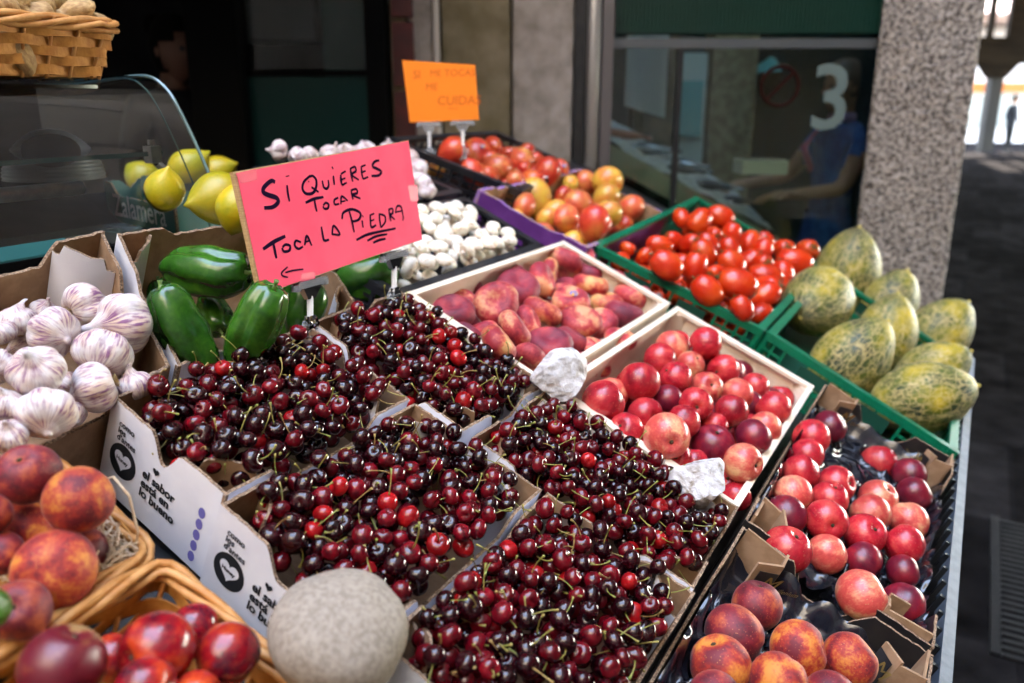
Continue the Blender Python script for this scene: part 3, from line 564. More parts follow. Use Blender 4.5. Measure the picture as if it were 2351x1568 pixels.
# ------------------------------------------------------------------ plastic lattice crates
def lattice_crate(name, label, group, c, depth, m, m2, kind):
    """open plastic crate: top rim, window row, middle rail, slotted lower band"""
    C = [W(*p) for p in c]; cen = sum(C) / 4; t = thing(name, label, 'plastic crate', cen - N_ * depth, group)
    for i in range(4):
        a, b_ = C[i], C[(i + 1) % 4]; L = np.linalg.norm(b_ - a); e = (b_ - a) / L; inn = np.cross(N_, e); inn = inn if np.dot(inn, cen - a) > 0 else -inn
        fr = lambda s, z, w: a + e * s + N_ * z + inn * w
        mb = MB()
        mb.box((0, -.010, 0), (L, .0, .020), fr=fr)                                            # rim
        mb.box((0, -.020, 0), (L, -.0102, .004), fr=fr)
        m1 = -depth * .50; m2_ = -depth * .60
        mb.box((0, m2_, 0.001), (L, m1, .010), fr=fr); mb.box((0, -depth, .001), (L, -depth * .9, .010), fr=fr)
        n = max(5, int(L / .058)); step = L / n
        for k in range(n + 1):
            s = min(max(k * step, .004), L - .004); wd = .0035
            dense = k in (0, 1, n - 1, n) or (kind == 'small')
            mb.box((s - wd, m1, .002), (s + wd, -.020, .008), fr=fr)
            if dense and k < n: mb.box((s + step * .45, m1, .003), (s + step * .55, -.020, .007), fr=fr); mb.box((s, (m1 - .02) / 2 - .003, .0035), (min(L, s + step), (m1 - .02) / 2 + .003, .0065), fr=fr)
        if kind == 'green':                                                                      # dark handle openings and lower slotted panel
            sl = 46; q = L / sl
            for k in range(sl): mb.box((k * q, -depth * .898, .003), (k * q + q * .62, m2_ - .0002, .006), fr=fr)
        else:
            sl = 30; q = L / sl
            for k in range(sl): mb.box((k * q, -depth * .898, .003), (k * q + q * .45, m2_ - .0002, .006), fr=fr)
        mb.build('lattice_wall', m, t)
        if kind == 'green':
            for s0 in (L * .30, L * .62): MB().box((s0, m1 + .006, .0005), (s0 + L * .16, -.026, .0018), fr=fr).build('handle_plate', m2, t)
    for p in C:
        fi = cen - p; fi = unit(fi - N_ * np.dot(fi, N_)); MB().tube([p - N_ * depth + fi * .012, p - N_ * .002 + fi * .012], .011, 8).build('corner_post', m, t)
    MB().prism([p - N_ * (depth - .001) for p in C], N_ * .005).build('base', m2, t)
    return t, C, cen
G1C = [(-.085, 1.225, .0), (-.110, 2.16, .02), (.385, 2.10, .02), (.388, 1.305, .0)]
G2C = [(.396, 1.312, .0), (.396, 2.11, .02), (.872, 2.0, .0), (.885, 1.235, .0)]
lattice_crate('green_crate', 'green plastic crate full of plum tomatoes', 'green crates', G1C, .135, GREENPL, GREENDK, 'green')
lattice_crate('green_crate', 'green plastic crate heaped with netted melons', 'green crates', G2C, .135, GREENPL, GREENDK, 'green')
lattice_crate('black_crate', 'black plastic crate full of white mushrooms', 'black crates', [(-.385, .43, .0), (-.385, 1.05, .0), (-.130, 1.04, 0), (-.124, .45, 0)], .10, BLACKPL, BLACKPL, 'small')
lattice_crate('black_crate', 'black plastic crate of red mangoes with small blue stickers', 'black crates', [(-.715, 1.13, 0), (-.715, 1.73, 0), (-.43, 1.82, .0), (-.36, 1.31, 0)], .11, BLACKPL, BLACKPL, 'small')
lattice_crate('black_crate', 'black plastic crate of pale garlic behind the pink sign', 'black crates', [(-.71, .66, -.05), (-.71, 1.10, -.05), (-.42, 1.10, -.01), (-.42, .62, -.01)], .11, BLACKPL, BLACKPL, 'small')
# ------------------------------------------------------------------ fruit: meshes
ORD = 'first second third fourth fifth sixth seventh eighth ninth tenth eleventh twelfth thirteenth fourteenth fifteenth sixteenth seventeenth eighteenth nineteenth twentieth'.split()
RIGHT = np.array([1., 0, 0]); CUP = np.array([0, math.sin(th), math.cos(th)]); FWD = np.array([0, math.cos(th), -math.sin(th)])
def axis(dx, dy, c=0.): return unit(RIGHT * dx - CUP * dy - FWD * c)      # screen direction, c towards the viewer
def rand_axis(up=.3):
    v = RNG.normal(size=3); return unit(unit(v) + N_ * up)
def solve(items, zmin=-.2, gap=.93, steps=28):
    """items: dicts with x, y, d (picture units) and h; gives p and r; farther ones yield along their sight line"""
    done = []
    for it in sorted(items, key=lambda i: -(i['y'] + i['d'] * .5)):
        p = P(it['x'], it['y'], it.get('h', 0)) if 'z' not in it else onplane(it['x'], it['y'], np.array([0, 0, it['z']]), UP); r0 = ray(it['x'], it['y']); r0 = unit(r0)
        for _ in range(steps):
            r = it['d'] / 2 * depth(p) / FQ
            if all(np.linalg.norm(p - q['p']) > gap * (r + q['r']) for q in done): break
            if UV(p)[2] < zmin + r * .7: break
            p = p + r0 * .005
        it['p'] = p; it['r'] = it['d'] / 2 * depth(p) / FQ; done.append(it)
    return items
def rows_of(items, per):
    s = sorted(items, key=lambda i: UV(i['p'])[0]); n = max(1, round(len(s) / per)); k = math.ceil(len(s) / n)
    for j in range(n):
        for q, it in enumerate(sorted(s[j * k:(j + 1) * k], key=lambda i: UV(i['p'])[1])): it['row'] = j; it['col'] = q
    return items
def round_fruit(suture=.05, dimple=.22, dr=.28, tip=.05, squash=.95, n=28, m=18, lump=.02, seed=0):
    def fn(t):
        a = math.pi * (1 - t); r = math.sin(a); z = math.cos(a) * squash
        if t > .5: z -= dimple * math.exp(-(r / dr) ** 2)
        if t < .3: z -= tip * math.exp(-(r / .2) ** 2)
        return max(r, .012), z
    def mod(th_, t):
        w = (th_ + math.pi) % (2 * math.pi) - math.pi
        return 1 - suture * math.exp(-(w / .22) ** 2) * math.sin(math.pi * min(1, t * 1.1)) ** .6 + lump * math.sin(2 * th_ + seed) * math.sin(math.pi * t) + .6 * lump * math.sin(3 * th_ + 2 * seed)
    return lathe(fn, n, m, mod)
def put_fruit(name, me, it, ax, spin=0., scale=1.): return put(name, me, it['p'], aim(ax, spin), it['r'] * scale if not hasattr(scale, '__len__') else [it['r'] * s for s in scale])
PIT = mat('stem_pit', (.05, .03, .01), .9)
def pit_mesh(z): return rawmesh('stem_end', *lathe(lambda t: (.09 * math.sin(math.pi * min(1, t + .12)) + .004, z - .05 + .12 * t), 8, 5), PIT)
RED = ((.18, .004, .012), (.42, .014, .026), (.60, .075, .06))
NEC = dict(red=fruit_mat('nectarine_red', RED, 16, .26, (.45, .12, .07), coat=.08, stretch=(1, 1, .5)),
           pale=fruit_mat('nectarine_pale', ((.38, .012, .020), (.58, .085, .065), (.74, .44, .22)), 20, .3, (.5, .25, .12), coat=.05, stretch=(1, 1, .55)),
           dark=fruit_mat('nectarine_dark', ((.06, .004, .016), (.15, .007, .021), (.29, .012, .02)), 16, .30, (.2, .05, .05), coat=.06, stretch=(1, 1, .5)))
NLOOK = dict(red='bright red nectarine', pale='pale blushed nectarine', dark='dark purple-red nectarine')
NM = {k: [rawmesh('nectarine', *round_fruit(.07, .26, .26, -.04, .96, seed=s), NEC[k]) for s in (0, 2)] for k in NEC}
PITM = pit_mesh(.76)
# ------------------------------------------------------------------ heaps: a sphere settles at the lowest of a few random spots
def heap(poly, n, r0, r1, floor, tries=26, inset=.012, avoid=(), corner=0., hmax=9.):
    a, b_, c, d = [np.array(p[:2]) for p in poly]; pl = []; arr = np.zeros((n, 4)); m = 0
    for _ in range(n):
        r = RNG.uniform(r0, r1); best = None
        for _ in range(tries):
            s, q = RNG.uniform(0, 1, 2); L1 = np.linalg.norm(b_ - a); L2 = np.linalg.norm(d - a); s = (inset + r) / L2 + s * (1 - 2 * (inset + r) / L2); q = (inset + r) / L1 + q * (1 - 2 * (inset + r) / L1)
            if corner and (min(s, 1 - s) * L2 + min(q, 1 - q) * L1) < corner: continue
            p = a * (1 - s) * (1 - q) + b_ * (1 - s) * q + c * s * q + d * s * (1 - q); h = floor(s, q) + r
            if m:
                D = np.hypot(arr[:m, 0] - p[0], arr[:m, 1] - p[1]); R_ = (arr[:m, 3] + r) * .97; k = D < R_
                if k.any(): h = max(h, (arr[:m, 2][k] + np.sqrt(R_[k] ** 2 - D[k] ** 2)).max())
            x = W(p[0], p[1], h)
            if any(np.linalg.norm((x - o) / (np.array(rr) + r * .9)) < 1 for o, rr in avoid): continue
            if best is None or h < best[2]: best = (p[0], p[1], h, r)
        if best and best[2] < hmax: arr[m] = best; m += 1
    return arr[:m]
def fruit_set(L, name, cat, group, meshes, looks, label, per, up=.5, pit=None, zmin=-.2, h=0., fill=None, big=1.):
    items = [dict(x=q[0], y=q[1], d=q[2] * big, kind=q[3] if len(q) > 3 else None, h=(q[4] if len(q) > 4 else h), ax=(q[5] if len(q) > 5 else None)) for q in L]
    solve(items, zmin)
    if fill:                                               # the layer underneath, seen through the gaps
        for c in heap(fill[0], fill[1], fill[2], fill[3], lambda s, q: fill[4], avoid=[(i['p'], (i['r'] * .72,) * 3) for i in items], hmax=-.018):
            items.append(dict(p=W(*c[:3]), r=c[3], kind=(fill[5] if len(fill) > 5 else None), ax=None))
        items[:] = [i for i in items if UV(i['p'])[2] < .06]
    rows_of(items, per)
    for i, it in enumerate(items):
        k = it['kind'] or list(meshes)[i % len(meshes)]; ms = meshes[k]
        o = put_fruit(name, ms[i % len(ms)], it, it['ax'] if it['ax'] is not None else rand_axis(up), RNG.uniform(0, 6.28))
        tag(o, label(looks[k], ORD[it['col']], ORD[it['row']]), cat, group); it['o'] = o
        if pit: put('stem_end', pit, (0, 0, 0), parent=o)
    return items
# nectarines in the wooden crate
L = [(1385, 922, 104, 'red', .03), (1468, 877, 98, 'red', .02), (1515, 825, 78, 'red'), (1542, 798, 78, 'pale', -.01), (1620, 788, 78, 'red', .03), (1550, 868, 78, 'red', .01), (1586, 838, 66, 'pale', -.01), (1660, 850, 76, 'red'), (1622, 890, 76, 'pale', .01), (1692, 905, 76, 'pale', .01), (1734, 887, 66, 'red', -.01), (1597, 928, 80, 'red', .02), (1532, 918, 72, 'dark', -.01), (1482, 953, 84, 'red'), (1437, 988, 84, 'red'), (1530, 1002, 110, 'pale', .03), (1636, 1022, 100, 'dark', .03), (1568, 968, 80, 'red', .01), (1640, 978, 66, 'red', .01), (1680, 943, 78, 'red', .02), (1730, 1003, 84, 'dark', .02), (1775, 938, 84, 'red', .01), (1757, 982, 76, 'pale', .01), (1706, 1062, 92, 'pale', .02), (1676, 1100, 88, 'red', .0), (1592, 1062, 70, 'red', -.03), (1690, 1140, 70, 'red', -.03), (1480, 1010, 70, 'red', -.04), (1650, 800, 60, 'red', -.05), (1590, 775, 60, 'red', -.05), (1700, 855, 60, 'dark', -.05), (1790, 915, 66, 'red', -.04)]
fruit_set(L, 'nectarine', 'nectarine', 'nectarines in the wooden crate', NM, NLOOK, lambda a, c, r: f'{a}, {c} from the cherries in {r} row below the flat peaches', 7, pit=PITM, fill=([(.212, .485), (.212, 1.09), (.547, 1.09), (.547, .485)], 46, .030, .036, -.105))
# nectarines on the black film
NB = [(1862, 1005, 88, 'red', .0), (1905, 980, 76, 'dark', -.01), (1852, 1045, 78, 'red', -.01), (1838, 1085, 86, 'red'), (1820, 1135, 92, 'pale'), (1803, 1184, 98, 'dark'), (1807, 1262, 112, 'red', .01), (1920, 1112, 88, 'red'), (1905, 1145, 86, 'red', -.01), (1897, 1195, 98, 'red', .01), (1898, 1272, 94, 'pale'), (2018, 1062, 84, 'red'), (2087, 1090, 78, 'dark', -.01), (2098, 1135, 82, 'dark'), (2016, 1145, 90, 'pale'), (1998, 1180, 94, 'pale'), (1986, 1227, 98, 'red', .01), (2086, 1197, 90, 'pale'), (2075, 1250, 94, 'red', .0), (1980, 1287, 88, 'dark'), (2073, 1312, 78, 'dark', -.01), (1978, 1368, 118, 'pale', .01), (2073, 1386, 98, 'dark')]
nb_items = fruit_set(NB, 'nectarine', 'nectarine', 'nectarines on the black film tray', NM, NLOOK, lambda a, c, r: f'{a}, {c} from the peaches in {r} row of the black tray', 6, pit=PITM, h=-.02)
# peaches
PE = dict(orange=fruit_mat('peach_orange', ((.13, .004, .012), (.36, .028, .013), (.58, .20, .025)), 17, .65, (.45, .17, .05), sheen=.08, spread=(.38, .50, .63)),
          crimson=fruit_mat('peach_crimson', ((.08, .005, .012), (.20, .009, .016), (.48, .10, .025)), 17, .6, (.4, .12, .05), sheen=.12, spread=(.38, .52, .68)))
PLOOK = dict(orange='orange-yellow blushed peach', crimson='deep crimson peach')
PEM = {k: [rawmesh('peach', *round_fruit(.09, .24, .30, -.02, .97, seed=s, lump=.03), PE[k]) for s in (0, 1, 3)] for k in PE}
QB = [(1737, 1390, 118, 'crimson', .0), (1685, 1457, 136, 'crimson', .01), (1653, 1527, 142, 'orange', .01), (1833, 1491, 132, 'orange', .01), (1950, 1516, 126, 'orange', .01), (1787, 1566, 134, 'orange', .01), (1905, 1600, 120, 'crimson', .0), (1640, 1600, 120, 'crimson', -.01)]
qb_items = fruit_set(QB, 'peach', 'peach', 'peaches on the black film tray', PEM, PLOOK, lambda a, c, r: f'{a} on black film, {c} along in {r} row past the cherries', 4, pit=PITM, h=-.02)
PB = [(64, 1088, 140, 'crimson', .05), (180, 1147, 156, 'orange', .05), (126, 1308, 186, 'orange', .07), (62, 1215, 132, 'orange', .02), (192, 1263, 106, 'crimson', .0), (2, 1270, 104, 'crimson', .03), (45, 1402, 140, 'crimson', .02), (-18, 1180, 90, 'crimson', .03), (130, 1200, 100, 'crimson', -.02)]
fruit_set(PB, 'peach', 'peach', 'peaches in the wicker basket', PEM, PLOOK, lambda a, c, r: f'{a} in wicker basket, {c} along in {r} row down from the garlic', 4, pit=PITM)
NK = dict(red=[rawmesh('nectarine', *round_fruit(.07, .26, .26, -.04, .98, seed=s), fruit_mat('nectarine_fire', ((.06, .002, .012), (.30, .006, .011), (.58, .075, .012)), 9, .22, (.4, .12, .04), coat=.1, spread=(.36, .50, .66))) for s in (1,)],
          pale=[rawmesh('nectarine', *round_fruit(.07, .26, .26, -.04, .98, seed=4), fruit_mat('nectarine_russet', ((.12, .005, .014), (.17, .02, .016), (.27, .155, .06)), 9, .35, coat=.05, spread=(.49, .53, .57)))])
NBK = [(362, 1491, 172, 'red', .05), (524, 1502, 148, 'red', .04), (446, 1442, 112, 'red', -.01), (145, 1530, 190, 'pale', .05), (335, 1580, 140, 'red', .06), (258, 1512, 112, 'red', -.01), (450, 1600, 120, 'red', .03)]
fruit_set(NBK, 'nectarine', 'nectarine', 'nectarines in the wicker basket', NK, dict(red='glossy flame red nectarine', pale='russet patched nectarine'), lambda a, c, r: f'{a} in wicker basket, {c} along in {r} row by the pebble', 4, pit=PITM)
lime = fruit_mat('lime_skin', ((.02, .07, .004), (.035, .11, .006), (.06, .15, .01)), 20, .4)
o = put('lime', rawmesh('lime', *lathe(lambda t: (math.sin(math.pi * t) * .9 + .01, (t - .5) * 2.3), 20, 14), lime), P(-34, 1398, .07), aim(N_), .020); tag(o, 'green lime at the edge of the peach basket', 'lime')
# flat peaches
def flat_fn(t):
    a = math.pi * (1 - t); r = math.sin(a) ** .72 if math.sin(a) > 0 else 0; z = math.cos(a) * .60
    z *= 1 - .50 * math.exp(-(r / .38) ** 2); return max(r, .012), z
FPK = dict(pink=fruit_mat('flat_peach_pink', ((.24, .010, .024), (.48, .045, .05), (.70, .31, .15)), 11, .62, sheen=.10, spread=(.38, .50, .61)),
           yellow=fruit_mat('flat_peach_yellow', ((.30, .012, .022), (.52, .10, .05), (.66, .34, .12)), 11, .62, sheen=.08, spread=(.42, .50, .60)),
           plum=fruit_mat('flat_peach_plum', ((.11, .008, .024), (.25, .016, .034), (.46, .05, .05)), 11, .64, sheen=.12, spread=(.36, .52, .70)))
def flat_mod(q, seed): return lambda a, t: 1 + .04 * math.sin(2 * a + seed) + .03 * math.sin(3 * a + seed * 2) - .05 * math.exp(-(((a + math.pi) % (2 * math.pi) - math.pi) / .2) ** 2)
FPM = {k: [rawmesh('flat_peach', *lathe(flat_fn, 28, 16, flat_mod(0, s)), FPK[k]) for s in (0, 1.3)] for k in FPK}
A1 = lambda *a: axis(*a)
F = [(1140, 697, 104, 'pink', .02, A1(.1, -.4, 1.1)), (1040, 716, 98, 'plum', .01, A1(.1, -1, .9)), (1018, 726, 66, 'yellow', -.01), (1190, 660, 98, 'plum', .03, A1(.2, -.9, 1)), (1245, 642, 84, 'pink', .02, A1(1, -.3, .3)), (1262, 624, 62, 'yellow', .01, A1(1, .1, .2)), (1292, 605, 88, 'pink', .02), (1166, 632, 84, 'plum', .02, A1(0, -1, .4)), (1356, 655, 82, 'yellow', .02, A1(.2, -1, .1)), (1350, 622, 80, 'plum', .0, A1(.2, -1, .5)), (1247, 715, 90, 'yellow', .03, A1(.5, -1, .1)), (1310, 690, 84, 'pink', .03, A1(.1, -1, .8)), (1332, 738, 94, 'pink', .02, A1(0, -1, .7)), (1378, 742, 78, 'pink', .01), (1392, 695, 78, 'yellow', .01, A1(.1, -1, .3)), (1432, 720, 90, 'plum', .02, A1(.3, -1, .2)), (1450, 680, 84, 'pink', .02, A1(.4, -1, .2)), (1145, 790, 98, 'yellow', .03, A1(1, -.8, .1)), (1182, 755, 90, 'pink', .03, A1(1, -.7, .1)), (1214, 742, 80, 'pink', .0, A1(1, -.4, .3)), (1262, 792, 102, 'plum', .02, A1(.1, -1, .9)), (1312, 782, 84, 'plum', .02, A1(.6, -1, .2)), (1110, 762, 72, 'pink', -.01), (1078, 772, 74, 'plum', -.02), (1368, 803, 78, 'pink', .0, A1(.4, -1, .3)), (1424, 778, 74, 'pink', .0, A1(.3, -1, .3)), (1215, 822, 84, 'pink', .0), (1345, 838, 66, 'pink', -.03, A1(.6, -.7, .5)), (1378, 842, 56, 'pink', -.035, A1(.6, -.7, .4)), (1290, 668, 66, 'pink', .0), (1408, 640, 60, 'plum', -.04), (1330, 590, 70, 'plum', -.03), (1480, 690, 66, 'plum', -.04), (1090, 650, 70, 'plum', -.04), (1300, 840, 70, 'plum', -.03), (1060, 690, 66, 'pink', -.04)]
fp = fruit_set(F, 'flat_peach', 'flat peach', 'flat peaches in the wooden crate', FPM, dict(pink='rosy flat peach', yellow='yellow cheeked flat peach', plum='purplish flat peach'), lambda a, c, r: f'{a}, {c} from the cherries in {r} row below the mushrooms', 9, zmin=-.15, up=1.2, big=1.05, fill=([(-.11, .48), (-.11, 1.09), (.177, 1.09), (.177, .48)], 44, .030, .036, -.085, 'plum'))
st = mat('fruit_sticker', (.03, .10, .45), .4, (.7, .35, .03), 180)
def sticker(it, tow, r=.011):
    c = it['p']; n = unit(tow); x = unit(np.cross(n, UP)); y = np.cross(n, x)
    mb = MB(); k = it['r'] * (.62 if 'flat' in it['o'].name else 1.0)
    cc = [c + n * k * 1.012 + r * (x * math.cos(a) + y * .75 * math.sin(a)) - n * (r * r / (2 * k)) for a in np.linspace(0, 2 * math.pi, 13)[:-1]] + [c + n * k * 1.014]
    ob = mb.add(cc, [(i, (i + 1) % 12, 12) for i in range(12)]).build('sticker', st, origin=Vector((0, 0, 0)))
    ob.parent = it['o']; bpy.context.view_layer.update(); ob.matrix_parent_inverse = it['o'].matrix_world.inverted()
sticker(fp[11], -FWD * .5 + N_)
# plum tomatoes
TO = fruit_mat('tomato_skin', ((.48, .016, .003), (.55, .030, .005), (.60, .075, .008)), 10, .22, coat=.1, spread=(.35, .5, .7), rnd=.12)
def tom_fn(t):
    a = math.pi * (1 - t); r = max(math.sin(a), 0) ** .86 * .80; z = math.cos(a) * 1.05 - (.10 * math.exp(-(r / .22) ** 2) if t > .5 else 0); return max(r, .012), z
TM = [rawmesh('tomato', *lathe(tom_fn, 24, 16, lambda a, t, s=s: 1 + .03 * math.sin(2 * a + s) + .02 * math.sin(3 * a)), TO) for s in (0, 2)]
mb = MB()
for k in range(6):
    a = k * math.pi / 3; d = np.array([math.cos(a), math.sin(a), 0]); e = np.array([-math.sin(a), math.cos(a), 0])
    mb.add([(0, 0, .99), d * .22 + e * .07 + [0, 0, 1.0], d * .44 + [0, 0, .98 - .03 * (k % 3)], d * .22 - e * .07 + [0, 0, 1.0]], [(0, 1, 2, 3)])
mb.tube([(0, 0, .97), (.02, .01, 1.10), (.05, .03, 1.18)], [.07, .05, .06], 6)
CALM = rawmesh('calyx', mb.v, mb.f, CALYX)
zt = lambda x, y, d, dx=0, dy=0, c=0, h=0.: (1371.4 + x / 4.4455, 431 + y / 4.4455, d / 4.4455, None, h, (A1(dx, dy, c) if (dx or dy or c) else None))
T = [zt(1040, 350, 255, -.5, .6, .2, .05), zt(1255, 300, 240, .9, .4, .0, .05), zt(1185, 470, 165, .2, .4, 1, .03), zt(1365, 475, 210, .2, -1, .3, .03), zt(1548, 565, 225, -.4, .9, .1, .04), zt(1715, 535, 165, -.5, -.5, 0, .03), zt(1690, 640, 215, .2, -1, 0, .02), zt(1885, 630, 180, .4, 0, 1, .04), zt(635, 600, 235, .9, .3, -.1, .02), zt(780, 540, 190, -.6, -.3, .4, .01), zt(940, 560, 190, .5, -.2, .6, .02), zt(1130, 570, 215, -.5, -.6, 0, .02), zt(1085, 665, 250, -.4, -.6, 0, .03), zt(1350, 630, 230, -.3, -.8, 0, .02), zt(1370, 775, 260, -.5, -.6, 0, .04), zt(1680, 770, 215, .2, 0, 1, .04), zt(705, 790, 300, -.8, -.6, 0, .04), zt(990, 815, 270, .2, -1, .2, .05), zt(1205, 870, 190, -.5, .1, .5, .02), zt(1425, 985, 350, -.9, -.35, 0, .06), zt(1705, 915, 300, -1, -.2, 0, .04), zt(1715, 1105, 280, -.7, .5, 0, .04), zt(1120, 1050, 300, -.7, -.7, 0, .02), zt(1475, 1230, 235, -.4, -.7, 0, .02), zt(1660, 1290, 180, 0, 0, 0, -.02), zt(310, 620, 150, 0, 0, 0, -.02), zt(480, 690, 150, 0, 0, 0, -.02), zt(860, 310, 180, 0, 0, 0, .02), zt(1150, 960, 160, 0, 0, 0, -.02), zt(340, 880, 190, 0, 0, 0, -.075), zt(580, 1020, 170, 0, 0, 0, -.08), zt(790, 1120, 190, 0, 0, 0, -.08), zt(1130, 1330, 190, 0, 0, 0, -.09), zt(560, 850, 170, 0, 0, 0, -.04), zt(850, 950, 200, 0, 0, 0, -.04), zt(1300, 1170, 200, 0, 0, 0, -.05), zt(950, 1200, 190, 0, 0, 0, -.085),
     (1851, 577, 56, None, .03, A1(.2, -.2, 1)), (1797, 573, 52, None, .03, A1(.1, -.1, 1)), (1823, 604, 70, None, .02, A1(1, .2, 0)), (1797, 630, 56, None, .01), (1757, 665, 66, None, .01), (1790, 660, 56, None, -.02), (1720, 600, 52, None, .01), (1745, 720, 50, None, -.02)]
fruit_set(T, 'tomato', 'tomato', 'plum tomatoes in the green crate', {None: TM}, {None: 'orange-red plum tomato'}, lambda a, c, r: f'{a}, {c} from the flat peaches in {r} row down the green crate', 11, zmin=-.13, pit=None, big=1.2, fill=([(-.07, 1.25), (-.09, 2.0), (.37, 1.95), (.37, 1.33)], 110, .030, .036, -.125))
for o in [o for o in COL.objects if o.name.startswith('tomato')]: put('calyx', CALM, (0, 0, 0), parent=o)
# melons
def melon_mat():
    m = mat('melon_rind', (.1, .1, .02), .5); nt, N, L, b = nodes_of(m)
    tc = N('ShaderNodeTexCoord'); oi = N('ShaderNodeObjectInfo'); sx = N('ShaderNodeSeparateXYZ'); L(tc.outputs['Object'], sx.inputs[0])
    cb = N('ShaderNodeCombineXYZ'); L(sx.outputs[0], cb.inputs[0]); L(sx.outputs[1], cb.inputs[1]); nm = N('ShaderNodeVectorMath'); nm.operation = 'NORMALIZE'; L(cb.outputs[0], nm.inputs[0])
    s2 = N('ShaderNodeSeparateXYZ'); L(nm.outputs[0], s2.inputs[0]); c2 = N('ShaderNodeCombineXYZ'); L(s2.outputs[0], c2.inputs[0]); L(s2.outputs[1], c2.inputs[1])
    mz = N('ShaderNodeMath'); mz.operation = 'MULTIPLY'; mz.inputs[1].default_value = 1.15; L(sx.outputs[2], mz.inputs[0]); L(mz.outputs[0], c2.inputs[2])
    n0 = N('ShaderNodeTexNoise'); n0.inputs['Scale'].default_value = 5; n0.inputs['Detail'].default_value = 3; L(tc.outputs['Object'], n0.inputs[0])
    mxv = N('ShaderNodeMix'); mxv.data_type = 'VECTOR'; mxv.inputs[0].default_value = .16; L(c2.outputs[0], mxv.inputs[4]); L(n0.outputs['Color'], mxv.inputs[5])
    ad = N('ShaderNodeVectorMath'); ad.operation = 'ADD'; L(mxv.outputs[1], ad.inputs[0]); L(oi.outputs['Random'], ad.inputs[1])
    vo = N('ShaderNodeTexVoronoi'); vo.feature = 'DISTANCE_TO_EDGE'; vo.inputs['Scale'].default_value = 5.5; L(ad.outputs[0], vo.inputs['Vector'])
    sc = N('ShaderNodeVectorMath'); sc.operation = 'MULTIPLY'; sc.inputs[1].default_value = (1.6, 1.6, .18); L(ad.outputs[0], sc.inputs[0])
    v2 = N('ShaderNodeTexVoronoi'); v2.feature = 'DISTANCE_TO_EDGE'; v2.inputs['Scale'].default_value = 6; L(sc.outputs[0], v2.inputs['Vector'])
    mn = N('ShaderNodeMath'); mn.operation = 'MINIMUM'; L(vo.outputs['Distance'], mn.inputs[0]); L(v2.outputs['Distance'], mn.inputs[1])
    r = N('ShaderNodeValToRGB'); r.color_ramp.elements[0].position = .022; r.color_ramp.elements[0].color = (1, 1, 1, 1); r.color_ramp.elements[1].position = .055; r.color_ramp.elements[1].color = (0, 0, 0, 1); L(mn.outputs[0], r.inputs[0])
    n1 = N('ShaderNodeTexNoise'); n1.inputs['Scale'].default_value = 1.6; n1.inputs['Detail'].default_value = 4; a2 = N('ShaderNodeVectorMath'); a2.operation = 'ADD'; L(tc.outputs['Object'], a2.inputs[0]); k = N('ShaderNodeMath'); k.operation = 'MULTIPLY'; k.inputs[1].default_value = 31; L(oi.outputs['Random'], k.inputs[0]); L(k.outputs[0], a2.inputs[1]); L(a2.outputs[0], n1.inputs[0])
    g = N('ShaderNodeValToRGB'); e = g.color_ramp.elements; e[0].position = .36; e[0].color = (.022, .036, .014, 1); e[1].position = .72; e[1].color = (.52, .37, .008, 1); q = e.new(.52); q.color = (.10, .12, .010, 1); L(n1.outputs[0], g.inputs[0])
    mx = N('ShaderNodeMix'); mx.data_type = 'RGBA'; mu = N('ShaderNodeMath'); mu.operation = 'MULTIPLY'; mu.inputs[1].default_value = .85; L(r.outputs[0], mu.inputs[0]); L(mu.outputs[0], mx.inputs[0]); L(g.outputs[0], mx.inputs[6]); mx.inputs[7].default_value = (.52, .40, .15, 1); L(mx.outputs[2], b.inputs[0])
    bp = N('ShaderNodeBump'); bp.inputs['Strength'].default_value = .7; bp.inputs['Distance'].default_value = .002; L(r.outputs[0], bp.inputs['Height']); L(bp.outputs[0], b.inputs['Normal'])
    return m
MEL = melon_mat()
MLM = [rawmesh('melon', *lathe(lambda t: (max(.02, math.sin(math.pi * t) ** .58 * (.80 - .05 * t)), (t - .5) * 2.3), 60, 24, lambda a, t, s=s: 1 + .015 * math.sin(3 * a + s) + .008 * math.cos(10 * a)), MEL) for s in (0, 1)]
MST = rawmesh('stalk', *lathe(lambda t: (.055 - .015 * t, 1.02 + .17 * t), 8, 4), mat('melon_stalk', (.55, .42, .08), .6))
ML = [(1885, 692, 205, A1(-.62, .36, .75), .05, 'large melon with its radiating blossom end turned outward'), (1952, 628, 190, A1(.2, -1, .2), .04, 'upright melon leaning behind the big melon by the column'), (1958, 828, 215, A1(.75, -.85, .2), .05, 'greenish netted melon at the front with yellow tip up'), (2042, 770, 175, A1(.25, -1, .1), .03, 'grey-green melon squeezed behind the front melon'), (2048, 700, 160, A1(.5, -.9, 0), .02, 'dark green melon nearest the foot of the granite column'), (2157, 768, 180, A1(.7, -.75, .1), .03, 'grey netted melon with curled stalk at the outer corner'), (2145, 852, 165, A1(.7, -.45, .35), .03, 'grey melon with pale stalk scar above the yellow melon'), (2125, 912, 215, A1(.93, -.22, .15), .05, 'yellow netted melon lying along the rim of the crate'), (1935, 915, 130, A1(.8, .2, 0), -.07, 'melon seen through the slots under the front melon'), (2075, 985, 130, A1(.8, .3, 0), -.08, 'yellow melon seen through the slots under the yellow melon')]
items = [dict(x=q[0] - 8, y=q[1], d=q[2] * .99, h=q[4] - .05, ax=q[3], lab=q[5]) for q in ML]; solve(items, -.15, .78, 20)
for i, it in enumerate(items):
    o = tag(put_fruit('melon', MLM[i % 2], it, it['ax'], RNG.uniform(0, 6)), it['lab'] if 'in the' in it['lab'] else it['lab'], 'melon', 'netted melons in the green crate'); put('stalk', MST, (0, 0, 0), parent=o)
